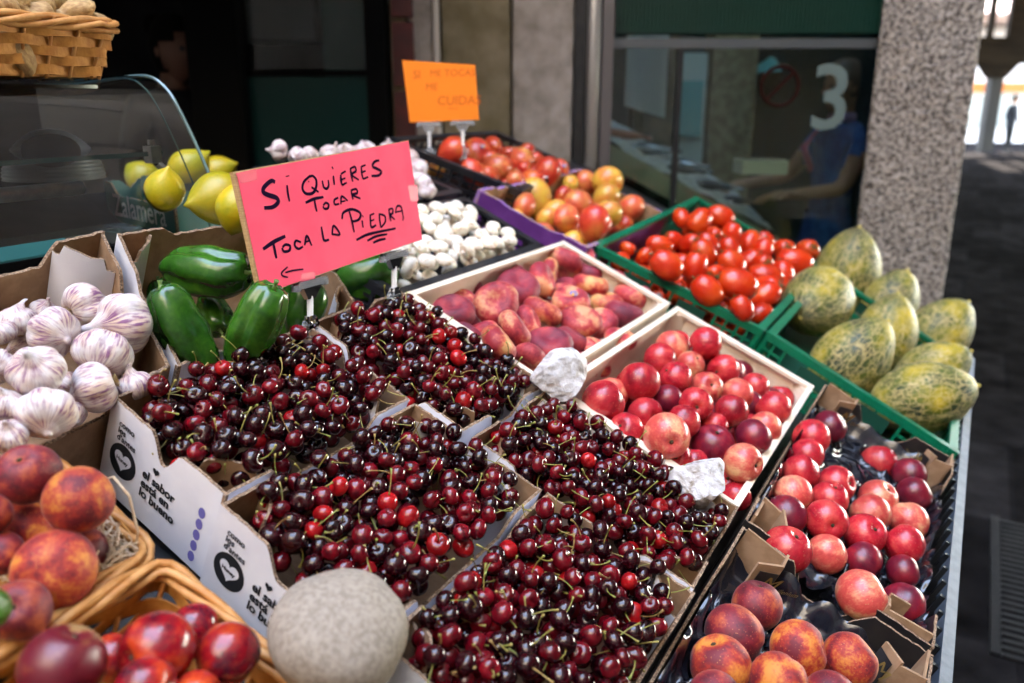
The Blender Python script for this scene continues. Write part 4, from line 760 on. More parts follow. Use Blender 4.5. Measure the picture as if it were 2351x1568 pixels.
# lemons
LEMK = fruit_mat('lemon_skin', ((.26, .27, .007), (.42, .34, .006), (.54, .37, .007)), 14, .38, bump=.5, fleck_scale=14)
LMM = rawmesh('lemon', *lathe(lambda t: (max(.02, math.sin(math.pi * t) ** .75 * .82 - (.06 if t > .93 else 0)), (t - .5) * 2.15 + (.12 * max(0, t - .9) / .1)), 26, 20), LEMK)
LL = [(378, 437, 110, A1(.2, -.4, .3), 0.01, 'round greenish lemon in front against the case glass'), (432, 388, 108, A1(.6, -.5, 0), 0.00, 'topmost yellow lemon behind the glass shelf clamp'), (505, 455, 150, A1(-.75, .35, .8), 0.00, 'lemon with its nipple pointing at the box front'), (545, 478, 120, A1(.3, -1, .2), -0.01, 'greenish lemon half hidden by the pink sign'), (330, 410, 95, A1(.5, .4, 0), -0.03, 'shaded lemon at the far end of the teal box'), (425, 492, 80, A1(.6, -.2, .3), -0.05, 'low yellow lemon under the others in the teal box'), (500, 395, 90, A1(.5, -.2, .1), -0.04, 'lemon behind the rest beside the pink sign')]
items = [dict(x=q[0], y=q[1], d=q[2] * 1.0, z=LZ + .075 + q[4], ax=q[3], lab=q[5]) for q in LL]; solve(items, -9, .8, 14)
for it in items: tag(put_fruit('lemon', LMM, it, it['ax'], RNG.uniform(0, 6)), it['lab'], 'lemon', 'lemons in the teal box')
# mangoes, red and yellow
def mango_fn(t): a = math.pi * (1 - t); return max(.012, math.sin(a) * (.86 - .12 * math.cos(a) * -1)), math.cos(a) * 1.08
MGK = {'red': fruit_mat('mango_red', ((.42, .016, .014), (.52, .05, .02), (.56, .16, .03)), 14, .3, coat=.2), 'gold': fruit_mat('mango_gold', ((.58, .12, .035), (.66, .30, .05), (.62, .40, .05)), 14, .32, coat=.2, spread=(.36, .48, .62)), 'rosy': fruit_mat('mango_rosy', ((.55, .05, .03), (.62, .13, .05), (.66, .34, .07)), 14, .32, coat=.2)}
MGM = {k: [rawmesh('mango', *lathe(mango_fn, 24, 16, lambda a, t, s=s: 1 + .05 * math.cos(2 * a) + .03 * math.sin(a + 3 * t + s)), MGK[k]) for s in (0, 2)] for k in MGK}
zb = lambda x, y, d, k, h=.02: (783.7 + x / 2.858, y / 2.858, d / 2.858, k, h)
MG = [(*q[:4], q[4] - .03) for q in [zb(1270, 1300, 235, 'gold', .03), zb(1600, 1205, 160, 'rosy', .03), zb(1755, 1190, 205, 'gold', .05), zb(1455, 1285, 120, 'red', .0), zb(1565, 1345, 195, 'rosy', .03), zb(1735, 1305, 180, 'gold', .03), zb(1755, 1410, 185, 'gold', .03), zb(1890, 1375, 185, 'rosy', .02), zb(1205, 1350, 160, 'rosy', .0), zb(1345, 1440, 150, 'gold', .0), zb(1470, 1435, 190, 'rosy', .04), zb(1655, 1470, 215, 'red', .05), zb(1550, 1500, 150, 'red', -.02), zb(1400, 1380, 150, 'gold', -.01), zb(1500, 1225, 130, 'gold', .0), zb(1850, 1480, 120, 'red', -.04), zb(1750, 1520, 140, 'red', -.04), zb(1300, 1400, 110, 'gold', -.03), zb(1950, 1420, 110, 'gold', -.04)]]
fruit_set(MG, 'mango', 'mango', 'mangoes in the purple box', MGM, dict(red='red mango', gold='yellow mango', rosy='orange blushed mango'), lambda a, c, r: f'{a} in the purple box, {c} from the mushrooms in {r} row down', 7, zmin=-.11, big=1.1, fill=([(-.38, 1.17), (-.38, 1.7), (-.11, 1.7), (-.10, 1.2)], 26, .036, .042, -.10))
RM = [(*q[:4], q[4] - .035) for q in [zb(725, 1000, 200, 'red', .05), zb(890, 1010, 190, 'red', .04), zb(1000, 960, 130, 'red', .03), zb(1035, 1105, 200, 'rosy', .05), zb(1180, 1045, 170, 'rosy', .04), zb(1215, 1000, 110, 'red', .02), zb(1345, 1135, 185, 'red', .04), zb(1435, 1120, 130, 'red', .03), zb(1150, 1195, 130, 'rosy', .02), zb(1250, 1180, 150, 'red', .03), zb(860, 1120, 160, 'red', .02), zb(975, 1160, 130, 'red', .01), zb(1075, 1220, 100, 'red', -.02), zb(960, 1060, 150, 'red', .02), zb(1280, 1060, 110, 'red', .02), zb(1100, 1010, 110, 'red', .01), zb(800, 1090, 120, 'red', .0), zb(760, 1080, 120, 'rosy', .0), zb(1200, 1120, 110, 'red', .0)]]
rm = fruit_set(RM, 'mango', 'mango', 'red mangoes in the black crate', MGM, dict(red='red mango', gold='', rosy='orange-red mango'), lambda a, c, r: f'{a} in the black crate, {c} from the pink sign in {r} row down', 7, zmin=-.11, big=1.1, fill=([(-.69, 1.2), (-.69, 1.7), (-.46, 1.75), (-.40, 1.36)], 22, .038, .045, -.10))
for i in (1, 3, 7): sticker(rm[i], -FWD + N_ * .5 + RIGHT * (.4 if i != 3 else -.5), .010)
# peppers
def pep_me(L, taper, bend, seed, lob=4):
    def fn(t): return max(.03, (math.sin(math.pi * t) ** .34) * (1 - taper * (1 - t) ** 1.3)), (t - .5) * L - .22 * math.exp(-((1 - t) / .035) ** 2) + .16 * math.exp(-(t / .04) ** 2)
    def mod(a, t):
        k = ((a * lob / (2 * math.pi) + seed * .37 + .10 * math.sin(5 * t + seed)) % 1) - .5; gro = math.exp(-((abs(k) - .5) / .16) ** 2)
        g = 1 - (.17 + .10 * abs(t - .5)) * gro + .05 * math.sin(a + 5 * t + seed) + .03 * math.sin(2 * a - 7 * t + seed * 2); return g, .10 * math.sin(a * 2 + seed) * math.exp(-(t / .18) ** 2) - .10 * gro * math.exp(-((1 - t) / .12) ** 2) * -1
    vs, fs = lathe(fn, 40, 26, mod); vs[:, 0] += bend * (vs[:, 2] / L) ** 2 * 4 * .25 + .03 * np.sin(vs[:, 2] * 5 + seed); return vs, fs
PEPG = fruit_mat('green_pepper_skin', ((.007, .034, .003), (.018, .082, .006), (.05, .15, .010)), 9, .22, coat=.12, spread=(.34, .5, .68), sss=.04, rnd=.2)
PSTM = MB().tube([(0, 0, -.02), (.01, 0, .08), (.04, .02, .2), (.08, .02, .28)], [.24, .09, .075, .10], 8)
PST = rawmesh('stem', PSTM.v, PSTM.f, mat('pepper_stem', (.10, .17, .03), .5))
PP = [(475, 622, 118, A1(1, .06, .1), .06, 3.3, .15, .0, 1, 'big green pepper lying across the top of the box'), (423, 762, 112, A1(-.42, -.9, .25), .03, 3.9, .25, .3, 2, 'long dark green pepper nearest the garlic'), (582, 752, 115, A1(.45, -.8, .2), .06, 3.7, .30, -.3, 3, 'shiny green pepper with its lobed end toward the cherries'), (690, 725, 105, A1(.2, -1, .1), .0, 3.2, .2, .1, 4, 'green pepper half hidden behind the sign clip'), (826, 640, 118, A1(.9, -.35, .2), -.03, 2.9, .2, .1, 5, 'green pepper behind the lower edge of the pink sign'), (490, 720, 78, A1(.3, .5, .3), -.02, 2.8, .2, 0, 6, 'small green pepper deep between the others'), (640, 640, 90, A1(.6, -.5, 0), .0, 3, .2, 0, 7, 'green pepper mostly covered by the pink sign'), (380, 690, 70, A1(-.3, -.8, 0), -.02, 2.8, .2, 0, 8, 'dark pepper wedged by the garlic box wall')]
for x, y, d, ax, h, Lh, tp_, bd, sd, lab in PP:
    p = P(x, y, h); r = d * 1.12 / 2 * depth(p) / FQ
    o = tag(put('green_pepper', rawmesh('green_pepper', *pep_me(Lh, tp_, bd, sd), PEPG), p, aim(ax, sd), r), lab, 'pepper', 'green peppers'); s = put('stem', PST, (bd * .25, 0, Lh * .5 - .20), parent=o)
# garlic
def garlic_mat():
    m = mat('garlic_skin', (.7, .64, .58), .55); nt, N, L, b = nodes_of(m)
    tc = N('ShaderNodeTexCoord'); oi = N('ShaderNodeObjectInfo'); sx = N('ShaderNodeSeparateXYZ'); L(tc.outputs['Object'], sx.inputs[0]); cb = N('ShaderNodeCombineXYZ'); L(sx.outputs[0], cb.inputs[0]); L(sx.outputs[1], cb.inputs[1]); nm = N('ShaderNodeVectorMath'); nm.operation = 'NORMALIZE'; L(cb.outputs[0], nm.inputs[0])
    s2 = N('ShaderNodeSeparateXYZ'); L(nm.outputs[0], s2.inputs[0]); c2 = N('ShaderNodeCombineXYZ'); L(s2.outputs[0], c2.inputs[0]); L(s2.outputs[1], c2.inputs[1]); mz = N('ShaderNodeMath'); mz.operation = 'MULTIPLY'; mz.inputs[1].default_value = .22; L(sx.outputs[2], mz.inputs[0]); L(mz.outputs[0], c2.inputs[2])
    ad = N('ShaderNodeVectorMath'); ad.operation = 'ADD'; k = N('ShaderNodeMath'); k.operation = 'MULTIPLY'; k.inputs[1].default_value = 23; L(oi.outputs['Random'], k.inputs[0]); L(c2.outputs[0], ad.inputs[0]); L(k.outputs[0], ad.inputs[1])
    n1 = N('ShaderNodeTexNoise'); n1.inputs['Scale'].default_value = 11; n1.inputs['Detail'].default_value = 5; L(ad.outputs[0], n1.inputs[0])
    a3 = N('ShaderNodeVectorMath'); a3.operation = 'ADD'; L(tc.outputs['Object'], a3.inputs[0]); L(k.outputs[0], a3.inputs[1]); n2 = N('ShaderNodeTexNoise'); n2.inputs['Scale'].default_value = 1.5; n2.inputs['Detail'].default_value = 4; L(a3.outputs[0], n2.inputs[0])
    r1 = N('ShaderNodeValToRGB'); r1.color_ramp.elements[0].position = .44; r1.color_ramp.elements[0].color = (0, 0, 0, 1); r1.color_ramp.elements[1].position = .60; r1.color_ramp.elements[1].color = (1, 1, 1, 1); L(n1.outputs[0], r1.inputs[0])
    r2 = N('ShaderNodeMapRange'); r2.inputs[1].default_value = .42; r2.inputs[2].default_value = .62; r2.inputs[3].default_value = .30; r2.inputs[4].default_value = .95; L(n2.outputs[0], r2.inputs[0])
    mu = N('ShaderNodeMath'); mu.operation = 'MULTIPLY'; L(r1.outputs[0], mu.inputs[0]); L(r2.outputs[0], mu.inputs[1])
    mx = N('ShaderNodeMix'); mx.data_type = 'RGBA'; L(mu.outputs[0], mx.inputs[0]); mx.inputs[7].default_value = (.19, .06, .17, 1)
    g = N('ShaderNodeValToRGB'); g.color_ramp.elements[0].position = .35; g.color_ramp.elements[0].color = (.66, .62, .61, 1); g.color_ramp.elements[1].position = .65; g.color_ramp.elements[1].color = (.58, .43, .33, 1); L(n2.outputs[0], g.inputs[0]); L(g.outputs[0], mx.inputs[6]); L(mx.outputs[2], b.inputs[0])
    bp = N('ShaderNodeBump'); bp.inputs['Strength'].default_value = .6; bp.inputs['Distance'].default_value = .002; L(n1.outputs[0], bp.inputs['Height']); L(bp.outputs[0], b.inputs['Normal']); b.inputs['Subsurface Weight'].default_value = .1; b.inputs['Subsurface Radius'].default_value = (.01, .006, .005)
    return m
GAR = garlic_mat()
def garlic_me(seed, bend, neck=1.):
    rr = random.Random(seed); nl = rr.choice((6, 7, 8)); ph = [rr.uniform(-.12, .12) for _ in range(nl)]
    def fn(t):
        if t < .68:
            q = t / .68; a = math.pi * .93 * q; r = math.sin(a) ** .72 if a > 0 else 0; z = -math.cos(a) * .74
            z += .12 * math.exp(-(r / .3) ** 2) if q < .3 else 0; return max(.03, r), z
        q = (t - .68) / .32; return .30 * (1 - q) ** 1.6 + .095 + .02 * math.sin(q * 9), .72 + q * .62 * neck
    def mod(a, t):
        k = a / (2 * math.pi) * nl; i = int(k) % nl; w = abs(math.sin(math.pi * (k + ph[i]))) ** .55
        return 1 + (.17 * (w - .7)) * math.sin(math.pi * min(1, t / .72)) ** .7 + .02 * math.sin(5 * a + 9 * t + seed)
    vs, fs = lathe(fn, 48, 26, mod); k = np.clip(vs[:, 2] - .55, 0, None); vs[:, 0] += bend * k ** 1.4; vs[:, 2] -= abs(bend) * .35 * k ** 1.6; return vs, fs
GM = [rawmesh('garlic_bulb', *garlic_me(s, bd, nk), GAR) for s, bd, nk in ((1, .2, .9), (2, .9, 1), (3, -.4, .5), (4, .5, 1.1))]
mb = MB()
for k in range(60):
    a = random.uniform(0, 6.28); r = .26 * math.sqrt(random.random()); q = np.array([math.cos(a) * r, math.sin(a) * r, -.66]); mb.tube([q, q + [random.uniform(-.06, .06), random.uniform(-.06, .06), -.10], q + [random.uniform(-.12, .12), random.uniform(-.12, .12), -random.uniform(.12, .2)]], .012, 3)
ROOTS = rawmesh('roots', mb.v, mb.f, mat('garlic_roots', (.36, .23, .09), .9))
zg = lambda x, y, d: (x / 3.336, 509.4 + y / 3.336, d / 3.336)
GL = [(*zg(650, 650, 340), A1(.55, -.35, -.75), .05, 0, 'bulb of garlic with its root tuft showing'), (*zg(950, 775, 430), A1(-.55, .1, .8), .05, 3, 'big garlic bulb with a bent dry stalk, nearest the peppers'), (*zg(415, 850, 360), A1(.9, .25, .4), .04, 2, 'smooth white garlic bulb in the middle of the heap'), (*zg(280, 1140, 375), A1(.2, -.55, .75), .05, 0, 'garlic bulb with a dark purple blotch'), (*zg(790, 1005, 400), A1(-.12, .9, .5), .05, 1, 'split garlic bulb with stalk hanging down'), (*zg(355, 1465, 400), A1(.3, .7, .6), .04, 2, 'purple garlic bulb lowest in the heap above the peaches'), (*zg(730, 1270, 370), A1(-.85, .35, .4), .03, 3, 'garlic bulb with a thick cut stalk beside the cherry box'), (*zg(130, 760, 260), A1(.1, -1, .3), .04, 1, 'garlic bulb standing with its papery neck upward'), (*zg(10, 850, 210), A1(-.2, -.8, .4), .03, 0, 'garlic bulb beside the standing one at the picture edge'), (*zg(-10, 1110, 250), A1(.4, .3, .8), .04, 2, 'garlic bulb at the picture edge above the peach basket'), (*zg(40, 1400, 260), A1(.3, -.9, .2), .04, 1, 'cream garlic bulb at the picture edge near the peaches'), (*zg(1030, 1260, 260), A1(-.3, -.9, .2), .01, 3, 'garlic bulb tucked against the white corner flap'), (*zg(330, 680, 180), A1(.3, -.4, .2), .0, 0, 'striped garlic bulb half buried near the box back'), (*zg(520, 1250, 200), A1(.5, .3, .2), -.01, 2, 'striped garlic bulb deep in the middle of the heap'), (*zg(150, 1380, 220), A1(.1, .8, .2), -.01, 0, 'shaded garlic bulb under the blotched one'), (*zg(170, 940, 200), A1(-.6, .4, .2), -.01, 3, 'shaded garlic bulb behind the blotched one'), (*zg(560, 1480, 190), A1(.6, .5, .3), .0, 2, 'small garlic bulb low against the cherry box'), (*zg(60, 1640, 260), A1(.2, -.7, .5), .02, 0, 'garlic bulb just above the topmost peach'), (*zg(870, 1150, 220), A1(.4, -.3, .2), -.01, 0, 'garlic bulb hidden under the split one'), (*zg(700, 880, 220), A1(.1, -.3, .2), -.02, 2, 'garlic bulb hidden under the rooted one')]
items = [dict(x=q[0], y=q[1], d=q[2] * 1.08, h=q[4], ax=q[3], m=q[5], lab=q[6]) for q in GL]; solve(items, -.13, .86)
for i, it in enumerate(items):
    o = tag(put_fruit('garlic_bulb', GM[it['m']], it, it['ax'], RNG.uniform(0, 6)), it['lab'], 'garlic', 'garlic bulbs in the cardboard box'); put('roots', ROOTS, (0, 0, 0), parent=o)
BG = [(640 + 36 * k + RNG.uniform(-12, 12), 352 + RNG.uniform(-8, 12), 50) for k in range(9)] + [(955, 395, 62), (968, 425, 60), (935, 415, 60), (900, 360, 50), (980, 440, 44)]
items = [dict(x=q[0], y=q[1], d=q[2], h=.0) for q in BG]; solve(items, -.13, .8)
for i, it in enumerate(sorted(items, key=lambda i: i['x'])): tag(put_fruit('garlic_bulb', GM[i % 4], it, rand_axis(.8), 1), f'pale dry garlic bulb in the black crate behind the pink sign, {ORD[i]} from the lemons', 'garlic', 'garlic bulbs behind the pink sign')
PEB_C = P(779, 1452, .045); PEB_R = .060
Q1_C = P(1278, 862, .035); Q2_C = P(1608, 1106, .035)
AV = [(PEB_C, (PEB_R,) * 3), (Q1_C, (.05,) * 3), (Q2_C, (.042,) * 3)]
# cherries
def cherry_mat(name, c1, c2):
    m = fruit_mat(name, (c1, tuple((x + y) / 2 for x, y in zip(c1, c2)), c2), 13, .09, coat=.0, sss=.0, spread=(.35, .5, .65), rnd=.35); return m
CK = dict(black=cherry_mat('cherry_black', (.006, .0006, .0015), (.026, .001, .003)), crimson=cherry_mat('cherry_crimson', (.030, .0009, .003), (.16, .003, .008)), red=cherry_mat('cherry_red', (.14, .002, .004), (.36, .007, .008)))
def cherry_fn(t): a = math.pi * (1 - t); r = math.sin(a); return max(.015, r * (1 + .04 * math.cos(a))), math.cos(a) * .93 - (.26 * math.exp(-(r / .30) ** 2) if t > .5 else 0)
CV, CF = [], None
for s in (0, 1, 2): v, CF = lathe(cherry_fn, 22, 14, lambda a, t, s=s: (1 + .045 * math.cos(2 * a + s) - .03 * math.exp(-(((a + math.pi) % 6.2832 - math.pi) / .2) ** 2) * math.sin(math.pi * t), .05 * math.cos(2 * a) * t ** 3)); CV.append(v)
SV = []
for s in range(5):
    rr = random.Random(s + 5); L = rr.uniform(1.9, 3.3); bx = rr.uniform(-1.2, 1.2); by = rr.uniform(-.8, .8)
    pts = [(bx * q * q, by * q ** 1.5, .66 + L * q * (1 - .25 * abs(bx) * q)) for q in np.linspace(0, 1, 8)]; b = MB().tube(pts, [.085, .065, .058, .055, .055, .06, .085, .135], 5); SV.append((np.array(b.v), b.f))
CME = {k: [rawmesh('cherry', v, CF, CK[k]) for v in CV] for k in CK}; SME = [[rawmesh('stem', v, f, q) for v, f in SV] for q in (STEMG, STEMB)]
ALLC = []
PLACE = dict(a='box below the green peppers', b='box between sign and flat peaches', c='box whose edge carries the pebble', d='box along the nectarine crate', e='box lowest on the slope')
for k in 'abcde':
    mound = .030 if k in 'abe' else .027
    f0 = lambda s, q, m=mound: -.030 + .42 * m * math.sin(math.pi * min(1, max(0, s))) ** .7 * math.sin(math.pi * min(1, max(0, q))) ** .7 + (.012 * s if k == 'c' else 0)
    for c in heap(CH[k], {'a': 300, 'b': 300, 'c': 330, 'd': 340, 'e': 340}[k], .0108, .0140, f0, avoid=AV, corner=.066, inset=.004, hmax=.034 if k in 'abe' else .030): ALLC.append((k, W(*c[:3]), c[3]))
# which of them show largest from where the picture was taken
w_, h_ = 1024, 683; zbuf = np.full((h_, w_), -1); sc_ = 1024 / 2351
order = sorted(range(len(ALLC)), key=lambda i: -depth(ALLC[i][1]))
for i in order:
    k, p, r = ALLC[i]; x, y = proj(p); rad = r * FQ / depth(p) * sc_; x *= sc_; y *= sc_
    x0, x1, y0, y1 = int(max(0, x - rad)), int(min(w_, x + rad + 1)), int(max(0, y - rad)), int(min(h_, y + rad + 1))
    if x1 <= x0 or y1 <= y0: continue
    yy, xx = np.mgrid[y0:y1, x0:x1]; zbuf[y0:y1, x0:x1][(xx - x) ** 2 + (yy - y) ** 2 < rad * rad] = i
for c_, r_ in ((PEB_C, .062), (Q1_C, .05), (Q2_C, .042)):
    x, y = proj(c_); rad = r_ * FQ / depth(c_) * sc_; yy, xx = np.mgrid[0:h_, 0:w_]; zbuf[(xx - x * sc_) ** 2 + (yy - y * sc_) ** 2 < rad * rad] = -1
cnt = np.bincount(zbuf[zbuf >= 0], minlength=len(ALLC)); top = set(np.argsort(-cnt)[:300].tolist())
rest = {q: MB() for q in CK}; reststem = MB()
TL = dict(black='nearly black cherry in the ', crimson='dark crimson cherry in the ', red='bright red cherry in the ')
for i, (k, p, r) in enumerate(ALLC):
    tone = 'red' if RNG.random() < .075 else ('black' if RNG.random() < .48 else 'crimson'); ax = unit(RNG.normal(size=3) + N_ * .5 - FWD * .2); sp = RNG.uniform(0, 6.28); st_ = RNG.random() < .74; sv = RNG.integers(5); sm = RNG.random() < .2; vi = RNG.integers(3)
    if i in top:
        o = tag(put('cherry', CME[tone][vi], p, aim(ax, sp), [r * RNG.uniform(.95, 1.06), r * RNG.uniform(.95, 1.04), r * RNG.uniform(.90, 1.02)]), TL[tone] + PLACE[k], 'cherry', f'{tone} cherries in the {PLACE[k]}')
        if st_: put('stem', SME[int(sm)][sv], (0, 0, 0), parent=o)
    elif cnt[i] > 0 or UV(p)[2] > -.03:
        Mx = np.array(aim(ax, sp).to_matrix()) * r
        rest[tone].add(CV[vi] @ Mx.T + p, CF)
        if st_ and cnt[i] > 12: reststem.add(SV[sv][0] @ Mx.T + p, SV[sv][1])
mb = MB(); ms = list(CK)
for j, q in enumerate(ms): mb.add(rest[q].v, rest[q].f, j)
mb.add(reststem.v, reststem.f, 3)
tag(mb.build('cherries', [CK[q] for q in ms] + [STEMG], smooth=True), 'remaining dark cherries packed between and under the topmost ones', 'cherries', kind='stuff')
# mushrooms
MUK = fruit_mat('mushroom_skin', ((.36, .20, .09), (.70, .60, .46), (.78, .72, .62)), 22, .6, (.42, .27, .14), fleck_scale=2.2, sss=.1, spread=(.30, .42, .55), rnd=.08)
def mush_fn(t):
    if t > .25: q = (t - .25) / .75; a = math.pi / 2 * q; return max(.015, math.cos(a) ** .75), math.sin(a) * .80
    q = t / .25; return (.30 + .70 * q ** .7, -.30 + .30 * q ** 2.2 - .05 * math.sin(math.pi * q)) if q > 0 else (.28, -.28)
MUM = [rawmesh('cap', *lathe(mush_fn, 24, 14, lambda a, t, s=s: 1 + .05 * math.sin(2 * a + s) + .03 * math.sin(3 * a)), MUK) for s in (0, 1.5)]
SKM = rawmesh('stalk', *lathe(lambda t: (.26 + .04 * math.cos(t * 5) if 0 < t < 1 else .2, -.62 + .5 * t), 12, 6), MUK)
mu = heap([(-.375, .455), (-.375, .99), (-.14, 1.0), (-.134, .465)], 270, .0165, .0215, lambda s, q: -.050 + .022 * math.sin(math.pi * s) ** .8 * math.sin(math.pi * q) ** .5, tries=30, hmax=.016)
its = [dict(p=W(*c[:3]), r=c[3]) for c in mu]; its = [i for i in its if UV(i['p'])[2] > -.045]; rows_of(its, 14)
for i, it in enumerate(its):
    o = thing('mushroom', f'white button mushroom, {ORD[it["col"]]} from the pink sign in {ORD[it["row"]]} row down the black crate', 'mushroom', it['p'], 'white mushrooms in the black crate')
    ax = rand_axis(3.2) if i % 7 else rand_axis(.5); o.rotation_mode = 'QUATERNION'; o.rotation_quaternion = aim(ax, RNG.uniform(0, 6)); o.scale = (it['r'] * 1.05,) * 3
    put('cap', MUM[i % 2], (0, 0, 0), parent=o); put('stalk', SKM, (0, 0, 0), parent=o)
# ------------------------------------------------------------------ wicker baskets
def wicker(name, label, u0, u1, v0, v1, h, depth, fr=W, flare=.03, rows=6, rad=.03, stk=.045, group=None, rimr=.0055):
    cu, cv = (u0 + u1) / 2, (v0 + v1) / 2; t = thing(name, label, 'basket', fr(cu, cv, h - depth), group)
    def path(ins, z, out=0.):
        a, b_ = (u1 - u0) / 2 - ins + out, (v1 - v0) / 2 - ins + out; r = rad; pts = []
        for (sx, sy, a0) in ((1, 1, 0), (-1, 1, 90), (-1, -1, 180), (1, -1, 270)):
            for k in range(7): q = R(a0 + 15 * k); pts.append((cu + sx * (a - r) + r * math.cos(q), cv + sy * (b_ - r) + r * math.sin(q), z))
        return pts
    def dens(ins, z, n):
        pts = np.array(path(ins, z)); pts = np.vstack([pts, pts[:1]]); L = np.concatenate([[0], np.cumsum(np.linalg.norm(np.diff(pts, axis=0), axis=1))]); s = np.linspace(0, L[-1], n + 1)[:-1]
        p = np.stack([np.interp(s, L, pts[:, i]) for i in range(3)], 1); tn = np.roll(p, -1, 0) - np.roll(p, 1, 0); nr = np.stack([tn[:, 1], -tn[:, 0], tn[:, 2] * 0], 1); nr /= np.linalg.norm(nr, axis=1)[:, None]; return p, nr
    per = 2 * ((u1 - u0) + (v1 - v0)); ns = int(per / stk / 2) * 2; mul = 8; mb = MB(); hh = depth * .99 / rows
    for j in range(rows):
        z = h - depth + .006 + hh * (j + .5); ins = flare * (1 - (z - h + depth) / depth); p, nr = dens(ins, z, ns * mul); m = len(p); hw = hh * .53; V = []; jz = random.uniform(-.0012, .0012)
        for i in range(m):
            off = .0042 * math.cos(math.pi * i / mul + math.pi * j); q = p[i] + nr[i] * off; dz = jz + .001 * math.sin(i * .31 + j)
            for oz, oo in ((-hw, -.001), (-hw, .001), (hw, .001), (hw, -.001)): V.append(fr(*(q + nr[i] * oo + [0, 0, oz + dz])))
        F_ = []
        for i in range(m):
            a, b_ = 4 * i, 4 * ((i + 1) % m)
            for e in range(4): F_.append((a + e, a + (e + 1) % 4, b_ + (e + 1) % 4, b_ + e))
        mb.add(V, F_)
    mb.build('weave', WICKER, t)
    mb = MB(); pb, nb = dens(flare, h - depth, ns); pt, n2 = dens(0, h, ns)
    for i in range(ns): mb.tube([fr(*pb[i]), fr(*((pb[i] + pt[i]) / 2)), fr(*(pt[i] + [0, 0, -.004])), fr(*(pt[i] + n2[i] * .004 + [0, 0, .004]))], .0028, 6)
    mb.build('stake', WICKERRIM, t, smooth=True)
    mb = MB(); p, nr = dens(0, h, ns * 4); m = len(p)
    for s in range(4):
        pts = []
        for i in range(m): a = 2 * math.pi * i / 22 + s * math.pi / 2; pts.append(fr(*(p[i] + nr[i] * (rimr * 1.1 * math.cos(a)) + [0, 0, rimr * 1.5 * math.sin(a) - .003])))
        mb.tube(pts, rimr * .82, 7, closed=True)
    mb.build('rim', WICKERRIM, t, smooth=True)
    mb = MB(); mb.prism([fr(*q) for q in path(flare + .003, h - depth + .002)], (fr(0, 0, .003) - fr(0, 0, 0))); mb.build('base', WICKER, t)
    return t
wicker('wicker_basket', 'rectangular wicker basket of peaches lined with wood wool', -.075, .103, -.60, -.240, -.012, .075, group='wicker baskets', flare=.016, rad=.022, rows=5)
wicker('wicker_basket', 'rectangular wicker basket holding glossy nectarines by the pebble', .122, .345, -.62, -.245, -.005, .085, group='wicker baskets', flare=.018, rad=.018, rows=5)
mb = MB(); rr = random.Random(5)
def wool(n, c, ru, rv, h0, L):
    for _ in range(n):
        u, v = c[0] + rr.gauss(0, ru), c[1] + rr.gauss(0, rv); a = rr.uniform(0, 6.28); k = rr.uniform(-25, 25); l = rr.uniform(.3, 1) * L; z = h0 + rr.uniform(-.012, .018); pts = []
        for i in range(9):
            pts.append(W(min(u, .092), min(v, -.252), z)); u += math.cos(a) * l / 8; v += math.sin(a) * l / 8; a += k * l / 8; z += rr.uniform(-.004, .0038)
        mb.tube(pts, rr.uniform(.0006, .0011), 4)
wool(230, (.055, -.285), .024, .020, -.022, .08); wool(160, (-.0, -.40), .06, .09, -.05, .08)
c_ = W(.06, -.262, -.01); mb.tube([W(.065, -.27, -.02), W(.045, -.262, .02), W(.035, -.26, .045), W(.045, -.256, .056), W(.066, -.252, .045), W(.085, -.25, .01), W(.088, -.25, -.02)], .0014, 5)
tag(mb.build('wood_wool', mat('wood_wool', (.72, .58, .40), .7, (.55, .40, .24), 40)), 'curly pale wood wool padding in the peach basket', 'wood wool', kind='stuff')
def liner(t, C, items, name='film_tray'):
    u0, u1, v0, v1 = [UV(C[0])[0] + .006, UV(C[2])[0] - .006, UV(C[0])[1] + .006, UV(C[1])[1] - .006]; q = [(*UV(i['p']), i['r']) for i in items]
    def fn(s, k):
        u = u0 + (u1 - u0) * s; v = v0 + (v1 - v0) * k; e = min(s * (u1 - u0), (1 - s) * (u1 - u0), k * (v1 - v0), (1 - k) * (v1 - v0))
        h = -.048 + .010 * nz((u * 14, v * 14, 0), 1, 2) + .012 * abs(nz((u * 30, v * 22, 3), 1)) + .050 * math.exp(-(e / .012) ** 2) * (.75 + .5 * nz((u * 25, v * 25, 1), 1)); lo = 0
        for a, b_, z, r in q:
            d = math.hypot(u - a, v - b_)
            if d < r * 1.05: h = min(h, z - math.sqrt(max(r * r * 1.1 - d * d, 0)) - .002)
            elif d < r * 1.5: h += .012 * math.exp(-((d / r - 1.2) / .12) ** 2)
        return W(u, v, max(h, -.09))
    MB().grid(fn, 90, 150).build(name, LINER, t, smooth=True)
liner(tn, NC_, nb_items); liner(tq, QC_, qb_items)
